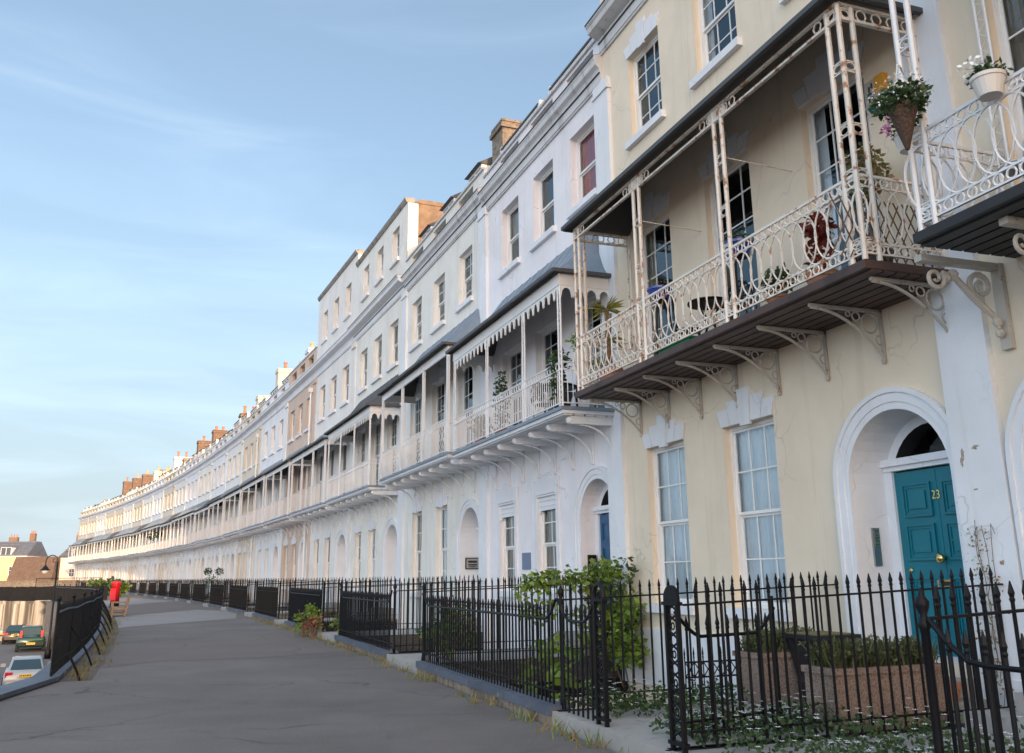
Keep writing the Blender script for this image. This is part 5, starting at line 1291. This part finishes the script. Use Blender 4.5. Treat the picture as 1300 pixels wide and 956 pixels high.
def chair(label, k, s, o, rz, mat, lattice=False, group=None):
    t = thing('garden_chair', label, 'chair', W2(k, s, o, zf), frz(k) + rz, group)
    q = MB(); q.lathe([(.2, .43), (.22, .445), (.2, .46)], n=16); q.build('seat', mat, t)
    for x, y in ((-.17, -.17), (.17, -.17), (-.17, .17), (.17, .17)): q = MB(); q.tube([(x * 1.15, y * 1.15, 0), (x * .9, y * .9, .44)], .013, 5); q.build('leg', mat, t)
    q = MB(); A = arc(0, .62, .24, n=14, ry=.3); q.tube([(.2, .18, .44)] + [(x, .22, z) for x, z in A] + [(-.2, .18, .44)], .014, 5)
    for i in range(-3, 4): x = i * .06; q.tube([(x, .2, .45), (x, .22, .62 + .3 * math.sqrt(max(0, 1 - (x / .24) ** 2)))], .006, 4)
    if lattice:
        for i in range(9):
            a = -.22 + i * .055; q.bar((a, .21, .5), (a * .2 + .1, .222, .9), .008, .008); q.bar((a, .211, .5), (a * .2 - .1, .222, .9), .008, .008)
        for j in range(5): q.ring((0, .215, .6 + j * .05), .21 - .03 * j, .03, 'xz', .006, 14)
    q.build('backrest', mat, t); return t
chair('dark metal chair nearest the middle post on the oval balcony', 0, 3.45, .75, R(200), M['black'], True)
chair('dark metal chair left of the small table on the oval balcony', 0, 4.75, .7, R(-30), M['black'], True)
t = thing('garden_table', 'small dark metal table between the two dark balcony chairs', 'table', W2(0, 4.1, .72, zf), rz0)
q = MB(); q.lathe([(.32, .70), (.33, .72), (.32, .74)], n=20); q.build('tabletop', M['black'], t)
for j in range(3): a = j * 2.09; q = MB(); q.tube([(.3 * math.cos(a), .3 * math.sin(a), 0), (.06 * math.cos(a), .06 * math.sin(a), .36), (.22 * math.cos(a), .22 * math.sin(a), .7)], .014, 5); q.build('leg', M['black'], t)
chair('white iron lattice chair on the right-hand oval balcony', -1, 7.2, .75, R(170), M['wiron'], True)
t = thing('dark_parasol', 'round dark wicker chair back at the right edge of the photo', 'chair', W2(-1, 6.45, .8, zf), frz(-1))
t.name = 'wicker_chair'
q = MB(); q.lathe([(.24, .4), (.28, .44), (.24, .48)], n=18); q.build('seat', M['wicker'], t); q = MB(); q.plate(arc(0, .92, .34, 0, 2 * math.pi, 22), .24, .29); q.build('backrest', M['wicker'], t)
for x, y in ((-.2, -.2), (.2, -.2), (-.2, .2), (.2, .2)): q = MB(); q.tube([(x, y, 0), (x * .9, y * .9, .42)], .02, 6); q.build('leg', M['wicker'], t)
t = pot('flower_pot', 'dry bronze shrub in a pot at the near end of the oval balcony', 0, .75, .45, zf, M['blackpot'], .2, .42)
planted(t, [(420, (0, 0, 1.5), (.3, .28, .36), .9, 0), (120, (.05, .05, 1.2), (.22, .2, .3), 1, 1)], [M['leafdry'], M['leafdk']], .09); q = MB(); q.tube([(0, 0, .3), (.02, 0, 1.5)], .015, 5); q.build('stem', M['twig'], t)
t = pot('flower_pot', 'dark red leaved plant behind the near balustrade of the oval balcony', 0, 1.55, .62, zf, M['pot'], .2, .4); planted(t, [(220, (0, 0, 1.02), (.22, .2, .2), 1, 0), (80, (0, 0, .65), (.2, .2, .25), 1, 0)], [M['leafred']], .1)
t = pot('flower_pot', 'small green leafy plant on the floor of the oval balcony', 0, 2.05, .95, zf, M['pot'], .15, .2); planted(t, [(200, (0, 0, .42), (.22, .2, .22), 1, 0)], [M['leafdk']], .09)
t = thing('trellis', 'dark diamond trellis panel at the near end of the oval balcony', 'trellis', W2(0, .22, .62, zf), rz0)
q = MB()
for i in range(-4, 9): a = i * .13; q.bar((0, a - .5, .1), (0, a + .15 - .3, .85), .012, .012); q.bar((0, a - .1, .1), (0, a - .6 + .1, .85), .012, .012)
q.build('lattice', M['twig'], t)
t = thing('storage_box', 'low green plastic box on the floor of the oval balcony', 'box', W2(0, 4.6, 1.0, zf), rz0); q = MB(); q.box(-.5, .5, -.1, .1, 0.02, .14); q.box(-.52, .52, -.12, .12, .14, .17); q.build('box', simple('green plastic', (.005, .2, .07), .4), t)
# hanging basket and rail pots
t = thing('hanging_basket', 'cone-shaped wicker hanging basket of white flowers by the balcony end', 'hanging basket', W2(-1, 7.78, 1.56, 6.24), frz(-1))
q = MB(); q.lathe([(.02, -.46), (.15, 0), (.16, .02), (.13, .02)], n=16); q.build('basket', M['wicker'], t)
q = MB(); q.leaves(800, (0, 0, .1), (.27, .27, .15), .065, 0, hollow=0); q.leaves(300, (0, 0, .16), (.34, .33, .2), .03, 1); q.leaves(120, (0, .1, -.03), (.3, .3, .12), .05, 0); q.build('foliage', [M['leafdk'], M['petal']], t)
q = MB()
for j in range(3): a = j * 2.09; q.tube([(.17 * math.cos(a), .17 * math.sin(a), .02), (0, 0, .5)], .004, 4)
q.tube([(0, 0, .5), (.1, -.14, .56), (.2, -.27, .54)], .012, 4); q.build('chains', M['wiron'], t)
def railpot(label, k, s, o, z, fl):
    t = pot('flower_pot', label, k, s, o, z, M['plastic'], .145, .2)
    q = MB(); q.leaves(240, (0, 0, .23), (.17, .16, .09), .055, 0, hollow=0); q.leaves(70, (.1, .05, .34), (.17, .15, .13), .05, 1, hollow=0); q.build('foliage', [M['leafdk'], M[fl]], t)
railpot('white pot of pink flowers hooked on the end of the right-hand balcony', -1, 8.12, 1.2, 5.98, 'pink')
railpot('white pot of small flowers hooked on the rail at the right edge', -1, 6.85, 1.42, 5.9, 'petal')
# lilac house balcony
t = pot('flower_pot', 'tall trailing plant at the near end of the scalloped balcony', 1, .35, 1.0, 4.9, M['blackpot'], .16, .3); planted(t, [(300, (0, .1, 1.0), (.22, .2, .3), 1, 0), (260, (0, .12, .55), (.15, .15, .35), 1, 0)], [M['leafdk']], .09)
t = pot('flower_pot', 'narrow climbing plant in a pot on the scalloped balcony', 1, 5.2, .6, 4.9, M['pot'], .18, .35); planted(t, [(420, (0, 0, 1.1), (.2, .2, .8), 1, 0)], [M['leafdk']], .09)
t = pot('flower_pot', 'bushy plant behind the bars at the far end of the scalloped balcony', 1, 6.5, .7, 4.9, M['pot'], .18, .3); planted(t, [(500, (0, 0, .6), (.45, .25, .35), 1, 0)], [M['leafdk']], .1)
t = thing('garden_table', 'dark round table on the scalloped balcony', 'table', W2(1, 1.5, .65, 4.9), frz(1)); q = MB(); q.lathe([(.42, .68), (.44, .72), (.42, .74)], n=20); q.build('tabletop', M['black'], t); q = MB(); q.lathe([(.25, 0), (.05, .1), (.04, .68)], n=12); q.build('pedestal', M['black'], t)
zf_ = zf; zf = 4.9
chair('dark metal chair right of the round table on the scalloped balcony', 1, .9, .65, R(150), M['black'], True); chair('dark metal chair left of the round table on the scalloped balcony', 1, 2.2, .65, R(20), M['black'], True); zf = zf_
plant('climbing_plant', 'small green sprig growing on the far corner post of the oval balcony', 'climber', W2(0, 7.98, 1.3, 6.0), [(70, (0, 0, 0), (.1, .1, .22), 1, 0)], [M['leaf']], .07)
# dry weeds along the kerb and at the feet of the stays
def weeds(name_label, pts, n_, h, mats=('leafdry', 'leaf')):
    q = MB()
    for x, y in pts:
        for _ in range(n_):
            a = rnd.uniform(0, 6.28); r_ = abs(rnd.gauss(0, .16)); p = Vector((x + r_ * math.cos(a), y + r_ * math.sin(a), 0)); d = Vector((rnd.gauss(0, .5), rnd.gauss(0, .5), 1)).normalized()
            l = h * rnd.uniform(.4, 1.2); w_ = d.cross(Vector((rnd.random(), rnd.random(), .2))).normalized() * .008
            q.quad(p - w_, p + w_, p + d * l * .6 + w_ * .8, p + d * l, 0 if rnd.random() < .8 else 1)
    tag(q.build('weeds', [M[m_] for m_ in mats]), name_label, 'weeds', None, 'stuff')
kp = []
for k_ in (-1, 0, 1, 2, 3):
    for _ in range(16): v = W2(k_, rnd.uniform(0, 8.6), 4.22 + abs(rnd.gauss(0, .06))); kp.append((v.x, v.y))
weeds('dry weeds growing along the kerb below the front railings', kp, 16, .16)
lp = []
for (xa, ya), (xb, yb) in zip(LEFT[3:8], LEFT[4:9]):
    for _ in range(12): f = rnd.random(); lp.append((xa + (xb - xa) * f + rnd.uniform(.2, .6), ya + (yb - ya) * f))
weeds('dry brown weeds at the feet of the bent railing stays', lp, 22, .18, ('leafdry', 'leafdry'))
# far greenery
bl = [(70, (rnd.uniform(-2.4, 2.4), rnd.uniform(-.5, .5), rnd.uniform(.4, 1.35) + .25 * math.sin(i * .8)), (.6, .5, .4), 1, i % 3 == 0) for i in range(34)]
plant('hedge', 'clipped green hedge beyond the red post box', 'hedge', (-41.9, 97, 0), bl, [M['leaf'], M['leafdk']], .3, R(-30))
t = thing('topiary', 'clipped twin-ball topiary on a thin stem above the far railings', 'topiary', W2(6, 6.6, 3.1, .05), frz(6)); q = MB(); q.tube([(0, 0, 0), (0, 0, 1.9)], .03, 6); q.build('stem', M['twig'], t); q = MB(); q.leaves(200, (0, -.36, 2.05), (.3, .3, .26), .1, hollow=.5); q.leaves(200, (0, .36, 2.05), (.3, .3, .26), .1, hollow=.5); q.build('foliage', M['leafdk'], t)
rose(6, 5.6, 3.2, .1, 'dark rounded bush behind the railing below the twin-ball topiary', .8, 1.5, ('leafdk', 'leafdk'), n=30)
for k_, s_, w_ in ((13, 7.6, 'left'), (13, 2.8, 'right')):
    plant('hanging_basket', 'green ball of foliage hanging under a far canopy, %s of the pair' % w_, 'hanging basket', W2(k_, s_, 1.0, 6.9), [(160, (0, 0, 0), (.55, .5, .5), 1, 0)], [M['leafdk']], .2, 0, None, 'foliage balls on the far balconies')

# ------------------------------------------------------------------ sun, sky, camera
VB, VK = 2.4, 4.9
SUN_AZ, SUN_EL = R(26), R(9)      # azimuth measured to the right of straight behind the camera
sd = Vector((math.sin(SUN_AZ) * math.cos(SUN_EL), -math.cos(SUN_AZ) * math.cos(SUN_EL), math.sin(SUN_EL)))
sun = bpy.data.lights.new('sun', 'SUN'); sun.energy = 2.0; sun.angle = R(.5); sun.color = (1, .69, .42)
so = bpy.data.objects.new('sun', sun); col.objects.link(so); so.rotation_euler = sd.to_track_quat('Z', 'Y').to_euler(); so.location = (20, -30, 40)
w = bpy.data.worlds.new('World'); scn.world = w; w.use_nodes = True; nt = w.node_tree; bg = nt.nodes['Background']
sky = nt.nodes.new('ShaderNodeTexSky'); sky.sky_type = 'NISHITA'; sky.sun_disc = False; sky.sun_elevation = SUN_EL
sky.sun_rotation = math.atan2(sd.x, sd.y); sky.altitude = 50; sky.air_density = 1.0; sky.dust_density = 1.0; sky.ozone_density = 1.6
# thin high cloud and a milky band of haze towards the horizon, with added brightness and warmth sunward, out of view, to light the facades
tc = nt.nodes.new('ShaderNodeTexCoord'); mp = nt.nodes.new('ShaderNodeMapping'); mp.inputs['Scale'].default_value = (1.0, 1.0, 6.5); mp.inputs['Rotation'].default_value = (R(7), R(-9), 0)
nt.links.new(tc.outputs['Generated'], mp.inputs[0])
nz = nt.nodes.new('ShaderNodeTexNoise'); nz.inputs['Scale'].default_value = 2.3; nz.inputs['Detail'].default_value = 7; nz.inputs['Roughness'].default_value = .5; nz.inputs['Distortion'].default_value = .7
nt.links.new(mp.outputs[0], nz.inputs['Vector'])
mr = nt.nodes.new('ShaderNodeMapRange'); mr.inputs[1].default_value = .40; mr.inputs[2].default_value = .80; mr.inputs[3].default_value = .10; mr.inputs[4].default_value = .62; nt.links.new(nz.outputs[0], mr.inputs[0])
sx = nt.nodes.new('ShaderNodeSeparateXYZ'); nt.links.new(tc.outputs['Generated'], sx.inputs[0])
hz = nt.nodes.new('ShaderNodeMapRange'); hz.interpolation_type = 'SMOOTHSTEP'; hz.inputs[1].default_value = -.05; hz.inputs[2].default_value = .50; hz.inputs[3].default_value = .93; hz.inputs[4].default_value = .3; nt.links.new(sx.outputs[2], hz.inputs[0])
mxm = nt.nodes.new('ShaderNodeMath'); mxm.operation = 'MAXIMUM'; nt.links.new(mr.outputs[0], mxm.inputs[0]); nt.links.new(hz.outputs[0], mxm.inputs[1])
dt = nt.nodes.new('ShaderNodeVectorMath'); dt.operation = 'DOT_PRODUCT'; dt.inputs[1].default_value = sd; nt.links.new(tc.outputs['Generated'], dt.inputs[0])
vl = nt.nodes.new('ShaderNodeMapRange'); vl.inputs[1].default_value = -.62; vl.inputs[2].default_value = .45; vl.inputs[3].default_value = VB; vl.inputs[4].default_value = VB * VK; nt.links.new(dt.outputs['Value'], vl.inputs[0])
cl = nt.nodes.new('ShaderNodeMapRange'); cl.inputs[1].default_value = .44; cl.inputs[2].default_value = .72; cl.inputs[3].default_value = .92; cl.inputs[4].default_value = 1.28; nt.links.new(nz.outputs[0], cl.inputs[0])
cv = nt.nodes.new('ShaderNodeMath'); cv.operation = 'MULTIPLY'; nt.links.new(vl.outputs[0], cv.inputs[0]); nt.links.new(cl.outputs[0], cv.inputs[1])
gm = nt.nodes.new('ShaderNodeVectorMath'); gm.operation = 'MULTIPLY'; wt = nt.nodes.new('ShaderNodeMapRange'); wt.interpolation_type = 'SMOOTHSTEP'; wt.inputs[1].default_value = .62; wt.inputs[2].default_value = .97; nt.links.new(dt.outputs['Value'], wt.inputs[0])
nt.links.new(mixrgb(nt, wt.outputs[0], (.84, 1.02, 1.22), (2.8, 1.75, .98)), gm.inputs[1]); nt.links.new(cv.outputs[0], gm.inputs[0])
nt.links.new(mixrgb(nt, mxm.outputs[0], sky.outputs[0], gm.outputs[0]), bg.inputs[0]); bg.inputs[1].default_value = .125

F_, CX_, CY_ = 1155.6, 650., 433.5
pit, rol = math.atan(296.5 / F_), R(.66)
fw = Vector((0, math.cos(pit), math.sin(pit))); up0 = Vector((0, -math.sin(pit), math.cos(pit))); r0 = Vector((1, 0, 0))
up = up0 * math.cos(rol) + r0 * math.sin(rol); rt = r0 * math.cos(rol) - up0 * math.sin(rol)
cam = bpy.data.cameras.new('camera'); co = bpy.data.objects.new('camera', cam); col.objects.link(co)
mw = Matrix((rt, up, -fw)).transposed().to_4x4(); mw.translation = (0, 0, 1.65); co.matrix_world = mw
cam.sensor_width = 36; cam.lens = 36 * F_ / 1300; cam.shift_y = -(478 - CY_) / 1300; cam.clip_end = 5000; cam.clip_start = .05
scn.camera = co
vs = scn.view_settings; vs.view_transform = 'Standard'; vs.look = 'None'; vs.exposure = 1.22; vs.gamma = 1; vs.use_curve_mapping = False
scn.cycles.max_bounces = 7; scn.cycles.transparent_max_bounces = 12
#END_P5
